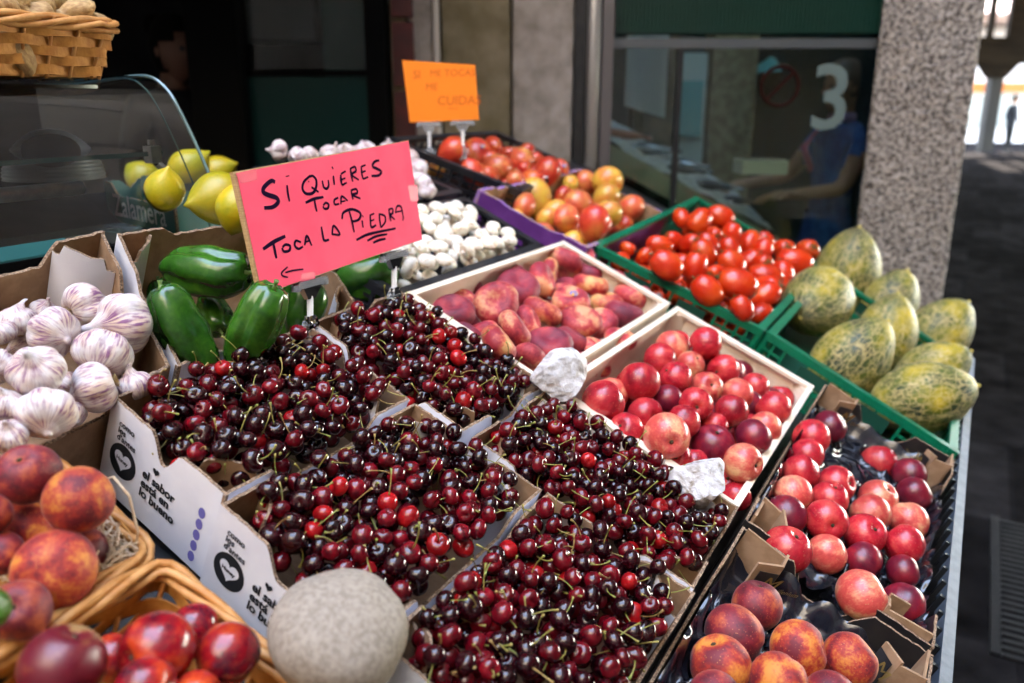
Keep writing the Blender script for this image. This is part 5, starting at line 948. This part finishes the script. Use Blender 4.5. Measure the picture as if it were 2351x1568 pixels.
# ------------------------------------------------------------------ stones
def rock(name, lab, c, s, seed, m, cuts=16, rough=.05, ax=(1, 1, 1), sub=5):
    vs, fs = ico(sub); rr = np.random.default_rng(seed)
    for k in range(cuts):
        n = unit(rr.normal(size=3)); d = rr.uniform(.62, .9); x = vs @ n - d; vs = vs - np.outer(np.clip(x, 0, None) * .94, n)
    vs = np.array([v * (1 + rough * .8 * nz(v, 1.6, seed) + rough * .35 * nz(v, 5, seed) + rough * .12 * abs(nz(v, 13, seed))) for v in vs]) * np.array(ax)
    me = rawmesh(name, vs, fs, m, smooth=False); return tag(put(name, me, c, ROT, s), lab, 'stone')
def quartz(name, dirt):
    m = mat(name, (.62, .60, .58), .55); nt, N, L, b = nodes_of(m); tc = N('ShaderNodeTexCoord')
    n = N('ShaderNodeTexNoise'); n.inputs['Scale'].default_value = 2.2; n.inputs['Detail'].default_value = 9; n.inputs['Distortion'].default_value = .8; L(tc.outputs['Object'], n.inputs[0])
    r = N('ShaderNodeValToRGB'); e = r.color_ramp.elements; e[0].position = .33; e[0].color = (*dirt, 1); e[1].position = .62; e[1].color = (.70, .69, .70, 1); q = e.new(.44); q.color = (.50, .47, .45, 1); L(n.outputs[0], r.inputs[0]); L(r.outputs[0], b.inputs[0])
    n2 = N('ShaderNodeTexNoise'); n2.inputs['Scale'].default_value = 9; n2.inputs['Detail'].default_value = 9; L(tc.outputs['Object'], n2.inputs[0]); bp = N('ShaderNodeBump'); bp.inputs['Strength'].default_value = .7; bp.inputs['Distance'].default_value = .004; L(n2.outputs[0], bp.inputs['Height']); L(bp.outputs[0], b.inputs['Normal'])
    b.inputs['Subsurface Weight'].default_value = .15; b.inputs['Subsurface Radius'].default_value = (.01, .01, .01); return m
rock('quartz_stone', 'chunky white quartz stone between the flat peaches and the cherries', Q1_C, .060, 21, quartz('quartz_a', (.30, .27, .25)), 18, .10, (.80, 1.16, .80))
rock('quartz_stone', 'white quartz stone with brown stain on the nectarine crate corner', Q2_C, .050, 44, quartz('quartz_b', (.20, .15, .09)), 18, .10, (.95, 1.1, .85))
peb = mat('pebble_granite', (.21, .172, .13), .85, (.305, .255, .20), 12, .36, .62, detail=9, bump=.25, bscale=26); nt, N, L, b = nodes_of(peb)
vs, fs = ico(5); vs = np.array([v * (1 + .11 * nz(v, .9, 3) + .03 * nz(v, 2.2, 5) + .008 * nz(v, 6, 2)) for v in vs]) * np.array([1.06, 1.1, .86])
tag(put('pebble', rawmesh('pebble', vs, fs, peb), PEB_C, ROT, PEB_R), 'large round speckled pebble resting on the cherry boxes', 'stone')
# ------------------------------------------------------------------ signs
MARK = mat('marker_ink', (.012, .003, .020), .9, spec=.05)
def ribbon(mb, pts, w, n, lift):
    """flat pen stroke through pts, width w, on the plane with normal n"""
    pts = [np.asarray(p) + n * lift for p in pts]; V = []; m = len(pts)
    for i in range(m):
        t = unit(pts[min(i + 1, m - 1)] - pts[max(i - 1, 0)] + 1e-9); s = np.cross(n, t); ww = w * (.75 + .25 * math.sin(math.pi * i / max(1, m - 1)))
        V += [pts[i] - s * ww / 2, pts[i] + s * ww / 2]
    mb.add(V, [(2 * i, 2 * i + 1, 2 * i + 3, 2 * i + 2) for i in range(m - 1)])
def smooth_line(p, k=4):
    p = np.array(p, float); out = []
    if len(p) < 3: return p
    q = np.vstack([2 * p[0] - p[1], p, 2 * p[-1] - p[-2]])
    for i in range(1, len(q) - 2):
        for s in range(k):
            t = s / k; out.append(.5 * ((2 * q[i]) + (-q[i - 1] + q[i + 1]) * t + (2 * q[i - 1] - 5 * q[i] + 4 * q[i + 1] - q[i + 2]) * t * t + (-q[i - 1] + 3 * q[i] - 3 * q[i + 1] + q[i + 2]) * t ** 3))
    out.append(q[-2]); return np.array(out)
def clip_stand(base, top, n, e, name, label, group):
    """clear plastic clamp below, short white pin, clear jaw that grips the board"""
    base = np.asarray(base); top = np.asarray(top); d = unit(top - base); Ln = np.linalg.norm(top - base); t = thing(name, label, 'sign clip', base, group); f = unit(np.cross(e, d))
    fr = lambda x, z, y: base + e * x + d * z + f * y
    mb = MB()
    for y in (-.006, .004): mb.hexa([fr(-.011, -.016, y), fr(.011, -.016, y), fr(.011, -.016, y + .002), fr(-.011, -.016, y + .002), fr(-.006, .022, y), fr(.006, .022, y), fr(.006, .022, y + .002), fr(-.006, .022, y + .002)])
    for z in (-.01, -.001, .008): mb.box((-.010, z, -.007), (.010, z + .002, .007), fr=fr)
    for s in (-1, 1): mb.hexa([fr(s * .012, -.004, -.003), fr(s * .018, .006, -.003), fr(s * .018, .006, .003), fr(s * .012, -.004, .003), fr(s * .009, .012, -.003), fr(s * .013, .017, -.003), fr(s * .013, .017, .003), fr(s * .009, .012, .003)])
    mb.build('clamp', CLEAR, t)
    MB().tube([fr(0, .020, 0), fr(0, Ln - .016, 0)], .0048, 10).build('pin', mat('white_plastic', (.8, .8, .8), .4), t)
    mb = MB(); mb.hexa([fr(-.008, Ln - .020, -.004), fr(.008, Ln - .020, -.004), fr(.008, Ln - .020, .004), fr(-.008, Ln - .020, .004), fr(-.020, Ln - .002, -.006), fr(.020, Ln - .002, -.006), fr(.020, Ln - .002, .006), fr(-.020, Ln - .002, .006)])
    mb.box((-.030, Ln - .001, -.008), (.030, Ln + .010, -.0062), fr=fr); mb.box((-.030, Ln - .001, .0062), (.030, Ln + .010, .008), fr=fr); mb.box((-.034, Ln - .004, -.007), (-.026, Ln + .006, .007), fr=fr); mb.box((.026, Ln - .004, -.007), (.034, Ln + .006, .007), fr=fr); mb.build('jaw', CLEAR, t)
    return t
SB1 = P(712, 757, .012); SB2 = P(905, 688, .014)
SW = unit(UP + AH * .16); SN = np.cross(B_, SW); SN = SN if np.dot(SN, CAM - SB1) > 0 else -SN
SO = SB1 + SN * .004
sp = lambda x, y: onplane(x, y, SO + SN * .0, SN)
cor = [sp(*p) for p in ((598, 678), (970, 550), (938, 322), (535, 395))]
t = thing('pink_sign', 'pink handwritten price style sign asking shoppers to touch the stone', 'sign', (cor[0] + cor[1]) / 2)
t['label'] = 'pink handwritten card sign on clips above the cherries and peppers'
MB().prism(cor, -SN * .007).build('board', mat('plywood', (.52, .33, .15), .7, (.40, .24, .10), 60, stretch=(1, 1, 8)), t)
cc = sum(cor) / 4
PINKP = mat('pink_paper', (.90, .088, .16), .7, (.86, .07, .14), 14, spec=.2)
MB().prism([cc + (p - cc) * k + SN * .0005 for p, k in zip(cor, (.985, .99, .99, .975))], SN * .0006).build('paper', PINKP, t)
zs = lambda p: sp((650 + p[0] / 2.6127) / 1.27605, (380 + p[1] / 2.6127) / 1.27605)
ST = [([(402, 402), (372, 392), (318, 440), (312, 478), (350, 500), (410, 520), (425, 555), (385, 592), (318, 600)], 22), ([(495, 352), (497, 360)], 30), ([(493, 425), (500, 490), (512, 550)], 13), ([(672, 352), (622, 400), (612, 455), (640, 490), (690, 485), (716, 440), (716, 385), (690, 355), (668, 360)], 15), ([(680, 440), (735, 478)], 14), ([(655, 395), (663, 401)], 8), ([(762, 390), (775, 440), (798, 452), (812, 425), (808, 385)], 13), ([(838, 296), (845, 290)], 18), ([(848, 352), (852, 390), (856, 424)], 13), ([(905, 345), (906, 385), (915, 425)], 13), ([(905, 340), (942, 318)], 12), ([(906, 385), (940, 370)], 11), ([(914, 425), (950, 405)], 13), ([(978, 295), (985, 345), (996, 398)], 13), ([(976, 300), (1012, 285), (1020, 318), (988, 345), (1042, 385)], 13), ([(1062, 285), (1065, 330), (1075, 378)], 13), ([(1060, 285), (1095, 270)], 12), ([(1065, 330), (1095, 315)], 11), ([(1075, 378), (1115, 362)], 14), ([(1200, 235), (1165, 245), (1148, 280), (1185, 300), (1215, 322), (1195, 350), (1140, 355)], 16),
      ([(635, 560), (700, 530), (772, 516)], 15), ([(702, 535), (712, 590), (722, 628)], 13), ([(770, 580), (790, 560), (812, 575), (805, 602), (780, 605), (768, 585)], 13), ([(885, 520), (855, 540), (860, 572), (892, 568)], 12), ([(905, 572), (912, 510), (958, 545)], 12), ([(908, 552), (940, 545)], 10), ([(985, 462), (990, 500), (1000, 535)], 12), ([(982, 465), (1022, 455), (1030, 485), (995, 500), (1055, 528)], 13),
      ([(310, 915), (390, 860), (480, 815)], 19), ([(388, 865), (400, 925), (412, 985)], 15), ([(458, 900), (482, 880), (515, 890), (510, 925), (470, 932), (455, 905)], 14), ([(600, 862), (562, 850), (552, 885), (580, 912), (615, 895)], 13), ([(628, 885), (645, 812), (682, 888)], 13), ([(632, 862), (668, 848)], 11), ([(756, 742), (766, 800), (778, 848), (815, 842)], 14), ([(838, 805), (850, 735), (898, 802), (838, 800)], 13), ([(970, 625), (990, 700), (1008, 785)], 14), ([(915, 685), (925, 635), (990, 610), (1055, 640), (1040, 690), (985, 705)], 15), ([(1072, 665), (1076, 660)], 18), ([(1068, 695), (1076, 750)], 14), ([(1130, 650), (1132, 700), (1140, 748), (1175, 730)], 14), ([(1130, 655), (1160, 642)], 12), ([(1132, 700), (1160, 688)], 12), ([(1200, 645), (1204, 700), (1212, 750)], 13), ([(1196, 645), (1240, 660), (1245, 705), (1212, 750)], 13), ([(1272, 610), (1280, 660), (1288, 700)], 13), ([(1270, 612), (1300, 605), (1302, 640), (1282, 652), (1318, 688)], 13), ([(1322, 640), (1335, 588), (1365, 590), (1378, 640), (1385, 685)], 13), ([(1325, 632), (1372, 622)], 11), ([(1378, 685), (1385, 690)], 20), ([(1025, 845), (1120, 800), (1325, 756)], 15), ([(1108, 850), (1180, 815), (1260, 800)], 14), ([(1152, 866), (1200, 845), (1248, 835)], 14), ([(618, 1068), (540, 1078), (480, 1094)], 9), ([(498, 1050), (452, 1095), (462, 1120), (500, 1130)], 9)]
lines = [MB() for _ in range(5)]
for pts, w in ST: k_ = np.mean([p[1] + .2 * p[0] for p in pts]); mb = lines[sum(k_ > q for q in (630, 795, 1010, 1120))]; ribbon(mb, [zs(p) for p in smooth_line(pts)], 1.55 * w / 2.6127 / 1.276 * depth(cc) / FQ, SN, .0016)
for mb, nm in zip(lines, ('handwritten_line', 'handwritten_line', 'handwritten_line', 'underline', 'arrow')): mb.build(nm, MARK, t)
TAPE = mat('sticky_tape', (.72, .02, .085), .45)
for q in (((100, 335), (255, 300), (262, 385), (140, 412)), ((600, 1105), (705, 1085), (712, 1160), (605, 1170)), ((1420, 430), (1490, 420), (1500, 545), (1440, 552))): MB().add([zs(p) + SN * .0013 for p in q], [(0, 1, 2, 3)]).build('sticky_tape', TAPE, t)
clip_stand(SB1, sp(712, 655), SN, B_, 'sign_clip', 'clear plastic sign clip on the box corner below the pink sign arrow', 'clips of the pink sign')
clip_stand(SB2, sp(905, 590), SN, B_, 'sign_clip', 'clear plastic sign clip holding the pink sign above the mushrooms', 'clips of the pink sign')
# orange sign
OY = 2.36; oc = [atY(*p, OY) for p in ((941, 281), (1099.5, 274.6), (1090.8, 149), (923.5, 138))]; ON = np.array([0, -1., 0])
t = thing('orange_sign', 'small orange handwritten sign above the red mangoes', 'sign', (oc[0] + oc[1]) / 2)
MB().prism(oc, [0, .006, 0]).build('board', mat('orange_paper', (.98, .23, .0), .6), t)
zo = lambda p: atY((1170 + p[0] / 7.84) / 1.27605, (170 + p[1] / 7.84) / 1.27605, OY) + ON * .0008
def hand(tx, x, y, s, sl=-.02):
    e = unit(oc[1] - oc[0]); vs, fs = lettering(tx, s, .05); o = zo((x, y)); u = np.array([0, 0, 1.]); mb = MB()
    mb.add([o + e * v[0] + u * (v[1] + sl * v[0]) for v in vs], fs).build('handwriting', mat('faded_ink', (.60, .11, .0), .7), t)
for tx, x, y, s in (('SI', 310, 470, .030), ('ME', 700, 420, .024), ('TOCAS', 1030, 420, .026), ('ME', 600, 740, .026), ('CUIDAS', 870, 1080, .034)): hand(tx, x, y, s)
e_ = unit(oc[1] - oc[0]); mb = MB(); ribbon(mb, [zo((1110, 1160)), zo((1350, 1165))], .002, ON, .0004); mb.build('underline', mat('faded_ink_line', (.5, .1, .0), .7), t)
for x, y0, lab in ((985, 283, 'blurred clear sign clip nearest the pink sign, under the orange sign'), (1062, 280, 'blurred clear sign clip under the stone wall end of the orange sign')): p = atY(x, y0, OY); clip_stand(p - UP * .085, p - UP * .006, ON, RIGHT, 'sign_clip', lab, 'clips of the orange sign')
# ------------------------------------------------------------------ glass display case with a basket of ginger on it
CS = lambda a, b_, z: F0 + AH * a + B_ * b_ + UP * z
pe = [onplane(*p, F0, B_) for p in ((528, 522), (480, 400), (440, 310), (400, 230), (375, 197), (345, 177), (300, 176), (215, 188))]
prof = [(float(np.dot(p - F0, AH)), float(p[2] - F0[2])) for p in pe]; prof = [tuple(p) for p in smooth_line(prof, 4)]; prof.append((prof[-1][0] + .18, prof[-1][1] - .004))
t = thing('display_case', 'curved glass counter display case beside the lemons', 'display case', CS(.2, -.5, -.4)); LB = -1.1
mb = MB(); n = len(prof); V = []
for b_ in (0, LB): V += [CS(a, b_, z) for a, z in prof]
MB().add(V, [(i, i + 1, n + i + 1, n + i) for i in range(n - 1)]).build('curved_glass', CASEGLASS, t, smooth=True)
MB().add([CS(a, -.001, z) for a, z in prof] + [CS(prof[-1][0], -.001, 0)], [tuple(range(n + 1))]).build('end_glass', CASEGLASS, t)
mb = MB(); mb.tube([CS(a, .0, z) for a, z in prof], .0032, 6); mb.build('glass_edge', GLASSEDGE, t); MB().tube([CS(a + .012, -.03, z - .004) for a, z in prof[:-1]], .0014, 5).build('glass_edge', GLASSEDGE, t); MB().tube([CS(.10, -.42, .0), CS(.10, -.42, .19)], .0018, 5).build('glass_edge', GLASSEDGE, t)
AE = prof[-1][0]
MB().box((-.006, LB, -.022), (.012, .004, .003), fr=CS).build('front_sill', BLACKWALL, t)
MB().box((.05, LB, -.5), (AE, .0, -.03), fr=CS).build('cabinet', DARKSTEEL, t)
MB().box((.013, LB, -.028), (AE, -.002, -.012), fr=CS).build('deck', mat('grey_deck', (.20, .21, .22), .25, (.12, .13, .13), 12), t)
SZ = .125
MB().box((.085, LB, SZ), (AE - .05, -.055, SZ + .007), fr=CS).build('shelf_glass', glass_mat('shelf_glass', (.45, .7, .62), 1.5, 0, 1.2), t)
MB().box((.0835, LB, SZ - .0002), (.085, -.055, SZ + .0072), fr=CS).build('shelf_edge', mat('green_glass_edge', (.01, .06, .05), .1), t)
mb = MB(); mb.box((.075, -.085, SZ - .012), (.095, -.065, SZ + .016), fr=CS); mb.tube([CS(.085, -.075, SZ + .018), CS(.085, -.075, SZ + .026)], .006, 10); mb.tube([CS(.08, -.07, SZ - .014), CS(.07, -.06, SZ - .03)], .007, 10); mb.build('shelf_clamp', CHROME, t)
MB().tube([CS(.075, LB, SZ - .04), CS(.075, -.22, SZ - .04)], .011, 12).build('support_rail', CHROME, t, smooth=True)
MB().box((prof[-3][0] - .01, LB, prof[-2][1] - .012), (AE, -.02, prof[-2][1] - .006), fr=CS).build('top_glass', mat('smoked_top', (.015, .013, .012), .08), t)
mb = MB(); q = np.linspace(0, 2 * math.pi, 30)[:-1]
lo_ = CS(.02, -.46, -.011)
o = print_on('O', .06, CS(.03, -.47, -.0105), B_, AH, UP, WHITEINK, t, 'printed_letter')
i_ = next(k for k, q in enumerate(prof) if q[1] > .018)
MB().add([CS(a - .0012, b_, z) for b_ in (LB, -.30) for a, z in ((0, .006), (prof[i_ // 2][0], prof[i_ // 2][1]), prof[i_])], [(0, 1, 4, 3), (1, 2, 5, 4)]).build('teal_strip', mat('teal_strip', (.02, .12, .12), .3), t)
# kitchen scale behind the case
sc0 = CS(.42, -.30, .03); t = thing('weighing_scale', 'dark ribbed weighing scale seen through the display case', 'scale', sc0)
t.location = sc0
sc0 = onplane(115, 330, CS(.30, 0, 0), AH)
mb = MB(); vs, fs = lathe(lambda q: (.062 * math.sin(math.pi * (.5 + .5 * q)) ** .5 * (1 + .012 * math.cos(q * 80)) + .004, .085 * q), 32, 46); mb.add([sc0 + np.array(v) * np.array([1.25, 1.25, 1]) - UP * .06 for v in vs], fs)
t.location = Vector(sc0 - UP * .06); mb.build('body', mat('scale_grey', (.09, .09, .095), .4), t, smooth=True)
fr = lambda x, y, z: sc0 + B_ * x + np.cross(B_, UP) * -y + UP * z
cfwd = unit(np.array([CAM[0] - sc0[0], CAM[1] - sc0[1], 0])); cs_ = np.cross(UP, cfwd)
MB().prism([sc0 + cfwd * .076 + cs_ * (.045 * math.cos(a)) + UP * (-.008 + .028 * math.sin(a)) for a in np.linspace(0, 2 * math.pi, 25)[:-1]], cfwd * .004).build('display', BLACKWALL, t)
# ginger
bz = onplane(250, 180, F0 + AH * .2, AH)
GB = lambda u, v, h: CS(.16, 0, prof[-2][1]) + AH * -u + B_ * v + UP * h
br_ = onplane(285, 100, CS(.10, 0, 0), AH); b1 = float(np.dot(br_ - F0, B_))
BV1 = b1; BH = .084
wicker('wicker_basket', 'tan wicker basket of ginger standing on the display case', -.16, .06, BV1 - .42, BV1, BH, BH, fr=GB, group='wicker baskets', flare=.022, rows=6, rad=.03)
GING = mat('ginger_skin', (.42, .27, .11), .75, (.28, .16, .06), 3, bump=.5, bscale=8, stretch=(1, 1, 2.5), rnd=.2)
def ginger_me(seed):
    vs, fs = ico(4); rr = np.random.default_rng(seed); bumps = [(unit(rr.normal(size=3) * [1, 1, .6]), rr.uniform(.5, .95), rr.uniform(.28, .45)) for _ in range(6)]; out = []
    for v in vs:
        k = .62
        for d, a, w in bumps: g = np.dot(v, d); k += a * math.exp(-((1 - g) / w) ** 2 * 3.2)
        out.append(v * (k + .03 * math.sin(k * 28) + .03 * nz(v, 4, seed)) * [1, .8, .7])
    return out, fs
GGM = [rawmesh('ginger', *ginger_me(s), GING) for s in (1, 2, 3)]
k = 0
for r in range(3):
    for c in range(8):
        u = -.115 + r * .062 + RNG.uniform(-.01, .01); v = BV1 - .03 - c * .048 + RNG.uniform(-.01, .01); h = BH + .006 + RNG.uniform(-.006, .012) + (.022 if r == 1 else 0)
        tag(put('ginger', GGM[k % 3], GB(u, v, h), Euler(RNG.uniform(0, 6, 3)).to_quaternion(), RNG.uniform(.027, .036)), f'knobbly ginger root, {ORD[c]} from the assistant in {ORD[2 - r]} row of the top basket', 'ginger', 'ginger roots in the basket'); k += 1
# ------------------------------------------------------------------ people
SKIN = mat('skin', (.46, .25, .17), .55, (.40, .21, .14), 20, sss=.05)
def human(name, label, base, yaw, H, elbows, hands, mats, hairm, hair='short', skirt=None, lean=0., legs=True):
    """one continuous body grown over a skeleton; faces -Y before yaw; elbows/hands are (right, left) points in body space"""
    k = H / 1.7; V = []; E = []; Rr = []
    def n(p, r, par=None):
        V.append(p); Rr.append(r); i = len(V) - 1
        if par is not None: E.append((par, i))
        return i
    pel = n((0, 0, .95), .135); sp1 = n((0, -.01 - lean * .3, 1.12), .115, pel); ch = n((0, -.01 - lean * .7, 1.30), .135, sp1); nk0 = n((0, -lean, 1.43), .075, ch); nk = n((0, -.01 - lean, 1.49), .05, nk0); hd0 = n((0, -.03 - lean, 1.56), .062, nk)
    for s, el, ha in ((-1, elbows[0], hands[0]), (1, elbows[1], hands[1])):
        sh = n((s * .17, -lean, 1.39), .062, ch); e = n(el, .040, sh); w = n(ha, .026, e); d = unit(np.array(ha) - np.array(el)); pm = n(tuple(np.array(ha) + d * .05), .030, w)
        side = unit(np.cross(d, [0, 0, 1]) + 1e-6); up_ = np.cross(side, d)
        for j, (o, l) in enumerate(((-.030, .060), (-.010, .075), (.010, .078), (.028, .062))):
            a = n(tuple(np.array(ha) + d * .09 + side * o), .0095, pm); b_ = n(tuple(np.array(ha) + d * (.09 + l * .55) + side * o * 1.1 - up_ * .008), .0085, a); n(tuple(np.array(ha) + d * (.09 + l * .9) + side * o * 1.05 - up_ * .028), .007, b_)
        a = n(tuple(np.array(ha) + d * .03 - side * .040 * s), .011, w); n(tuple(np.array(ha) + d * .07 - side * .058 * s - up_ * .01), .009, a)
        hp = n((s * .095, 0, .86), .095, pel); kn = n((s * .10, -.02, .48), .060, hp); an = n((s * .10, .02, .09), .040, kn); n((s * .11, -.13, .035), .034, an)
    me = bpy.data.meshes.new('body'); me.from_pydata([tuple(np.array(v) * k) for v in V], E, []); o = bpy.data.objects.new('body', me); COL.objects.link(o)
    o.modifiers.new('skin', 'SKIN'); sd = me.skin_vertices[0].data
    for i, r in enumerate(Rr): sd[i].radius = (r * k, r * k); sd[i].use_root = (i == 0)
    m = o.modifiers.new('smooth', 'SUBSURF'); m.levels = m.render_levels = 2
    bpy.context.view_layer.update(); ev = bpy.data.meshes.new_from_object(o.evaluated_get(bpy.context.evaluated_depsgraph_get()))
    vs = np.array([v.co[:] for v in ev.vertices]); fs = [tuple(p.vertices) for p in ev.polygons]; bpy.data.objects.remove(o)
    hv, hf = lathe(lambda q: (max(.004, math.sin(math.pi * q) ** .82), -math.cos(math.pi * q)), 28, 22); hv = np.array(hv); H2 = []
    for v in hv:                                            # head: jaw, brow, nose, eye hollows, lips, ears
        x, y, z = v; jaw = 1 - .30 * max(0, -z) ** 1.3; f = max(0, -y); p = np.array([x * .078 * jaw, y * .098 * (1 - .1 * max(0, -z)), z * .122])
        p[1] -= f * (.026 * math.exp(-(x / .16) ** 2 - ((z + .12) / .17) ** 2) + .010 * math.exp(-(x / .3) ** 2 - ((z + .52) / .1) ** 2) + .012 * math.exp(-(x / .3) ** 2 - ((z + .85) / .15) ** 2) + .006 * math.exp(-((z - .22) / .1) ** 2)) - f * .012 * (math.exp(-((abs(x) - .38) / .14) ** 2 - ((z - .04) / .10) ** 2))
        p[0] += math.copysign(.014, x) * math.exp(-((abs(x) - 1) / .12) ** 2 - (y / .18) ** 2 - ((z + .05) / .24) ** 2); H2.append(p + [0, -.035 - lean, 1.60])
    nb = len(vs); vs = np.vstack([vs, np.array(H2) * k]); fs = fs + [tuple(i + nb for i in f) for f in hf]
    zc = np.array([vs[list(f)].mean(0) for f in fs]) / k; mi = []
    for i, f in enumerate(fs):
        x, y, z = zc[i]; ar = abs(x) > .21 or (np.linalg.norm(zc[i] - np.array(hands[0])) < .22 or np.linalg.norm(zc[i] - np.array(hands[1])) < .22)
        if z > 1.46: mi.append(0)
        elif np.linalg.norm(zc[i] - np.array(elbows[0])) < .09 or np.linalg.norm(zc[i] - np.array(elbows[1])) < .09 or ar and not (abs(x) < .25 and z > 1.30): mi.append(0 if len(mats) < 4 else 3)
        elif z > .93: mi.append(1)
        elif z > .07: mi.append(2)
        else: mi.append(2)
    t = thing(name, label, 'person', base); t.rotation_euler = (0, 0, yaw)
    me = rawmesh('body', vs, fs, mats, mi); ob = bpy.data.objects.new('body', me); COL.objects.link(ob); ob.parent = t
    hv2 = []
    for v in hv: x, y, z = v; p = np.array([x * .086, y * .106 + .006, z * .128 + .010]); hv2.append(p + [0, -.035 - lean, 1.605])
    keep = [f for f in hf if np.mean([hv[i][2] for i in f]) > ((.46 if abs(np.mean([hv[i][0] for i in f])) < .55 else .15) if np.mean([hv[i][1] for i in f]) < -.25 else (-.35 if hair == 'short' else -.75))]
    hb = rawmesh('hair', np.array(hv2) * k, keep, hairm); ob = bpy.data.objects.new('hair', hb); COL.objects.link(ob); ob.parent = t
    if hair == 'bun':
        b = rawmesh('hair_bun', np.array([np.array(v) * .045 + [0, .075 - lean, 1.70] for v in hv]) * k, hf, hairm); ob = bpy.data.objects.new('hair_bun', b); COL.objects.link(ob); ob.parent = t
    em = rawmesh('eye', *(lambda v, f: ([np.array(q) * .011 for q in v], f))(*lathe(lambda q: (max(.01, math.sin(math.pi * q)), -math.cos(math.pi * q)), 10, 8)), INK)
    for s in (-1, 1): e = bpy.data.objects.new('eye', em); COL.objects.link(e); e.parent = t; e.location = Vector(np.array((s * .031, -.122 - lean, 1.607)) * k)
    if skirt:
        sm, z0, z1, r0, r1 = skirt; vs, fs = lathe(lambda q: (r0 + (r1 - r0) * q, z0 + (z1 - z0) * q), 40, 10, lambda a, q: 1 + .04 * math.sin(9 * a) * q)
        b = rawmesh('skirt', vs * np.array([1, .8, 1]) * k, fs[:-2], sm); ob = bpy.data.objects.new('skirt', b); COL.objects.link(ob); ob.parent = t
    return t
BLUED = mat('blue_floral_dress', (.02, .075, .30), .8, (.035, .13, .42), 22, detail=6); HAIRD = mat('dark_hair', (.006, .005, .004), .9, spec=.1); HAIRG = mat('grey_brown_hair', (.10, .075, .06), .6)
BLACKC = mat('black_cloth', (.006, .006, .007), .9); DARKC = mat('dark_blue_cloth', (.012, .014, .022), .9)
q = atY(405, 190, 3.4)
t = human('person', 'shop assistant in black top with dark tied hair looking down behind the display case', (-1.45, 3.62, .2), R(58), 1.74, ((-.27, -.08, 1.12), (.27, -.08, 1.12)), ((-.16, -.30, 1.06), (.16, -.30, 1.06)), [mat('shade_darkened_skin', (.13, .06, .038), .6), BLACKC, BLACKC, BLACKC], HAIRD, 'bun', lean=.05)  # skin colour darkened to carry the shade inside the shop
b = MB(); b.add([(-.02, -.185, 1.315), (.06, -.18, 1.315), (.06, -.183, 1.335), (-.02, -.188, 1.335)], [(0, 1, 2, 3)]); me = rawmesh('chest_badge', b.v, b.f, WHITEINK); ob = bpy.data.objects.new('chest_badge', me); COL.objects.link(ob); ob.parent = t
q = atY(1925, 300, 4.15)
t = human('person', 'woman in blue floral dress and pink strap reaching across the fish counter', (q[0] + .06, 4.22, .10), R(-75), 1.70, ((-.30, -.10, 1.16), (.24, -.16, 1.14)), ((-.24, -.40, 1.13), (.20, -.42, 1.12)), [SKIN, BLUED, BLUED, SKIN], HAIRG, 'short', skirt=(BLUED, 1.0, .45, .17, .29))
b = MB().tube([(-.10, -.10, 1.20), (-.11, -.15, 1.32), (-.10, -.06, 1.435), (-.08, .06, 1.42), (.0, .13, 1.25)], .018, 6); me = rawmesh('bag_strap', np.array(b.v) * 1.70 / 1.7, b.f, mat('pink_strap', (.5, .10, .22), .7)); ob = bpy.data.objects.new('bag_strap', me); COL.objects.link(ob); ob.parent = t
b = lathe(lambda s: (.075 + .015 * math.sin(3 * s), 1.44 + .05 * s), 16, 5); me = rawmesh('scarf', b[0] * 1.70 / 1.7, b[1], mat('lilac_scarf', (.42, .28, .55), .8)); ob = bpy.data.objects.new('scarf', me); COL.objects.link(ob); ob.parent = t
g1 = atY(2310, 346, 27); g2 = atY(2340, 346, 26.6)
human('person', 'distant pedestrian in dark clothes walking in from the sunny street', (g1[0], 27.0, 0), R(30), 1.75, ((-.28, .02, 1.12), (.28, .0, 1.12)), ((-.27, -.08, .88), (.27, -.1, .88)), [SKIN, DARKC, BLACKC, DARKC], HAIRD)
human('person', 'distant pedestrian in black beside the one with dark blue clothes', (g2[0] + .25, 26.6, 0), R(20), 1.72, ((-.28, .02, 1.12), (.28, .0, 1.12)), ((-.27, -.08, .88), (.27, -.1, .88)), [SKIN, BLACKC, BLACKC, BLACKC], HAIRD)
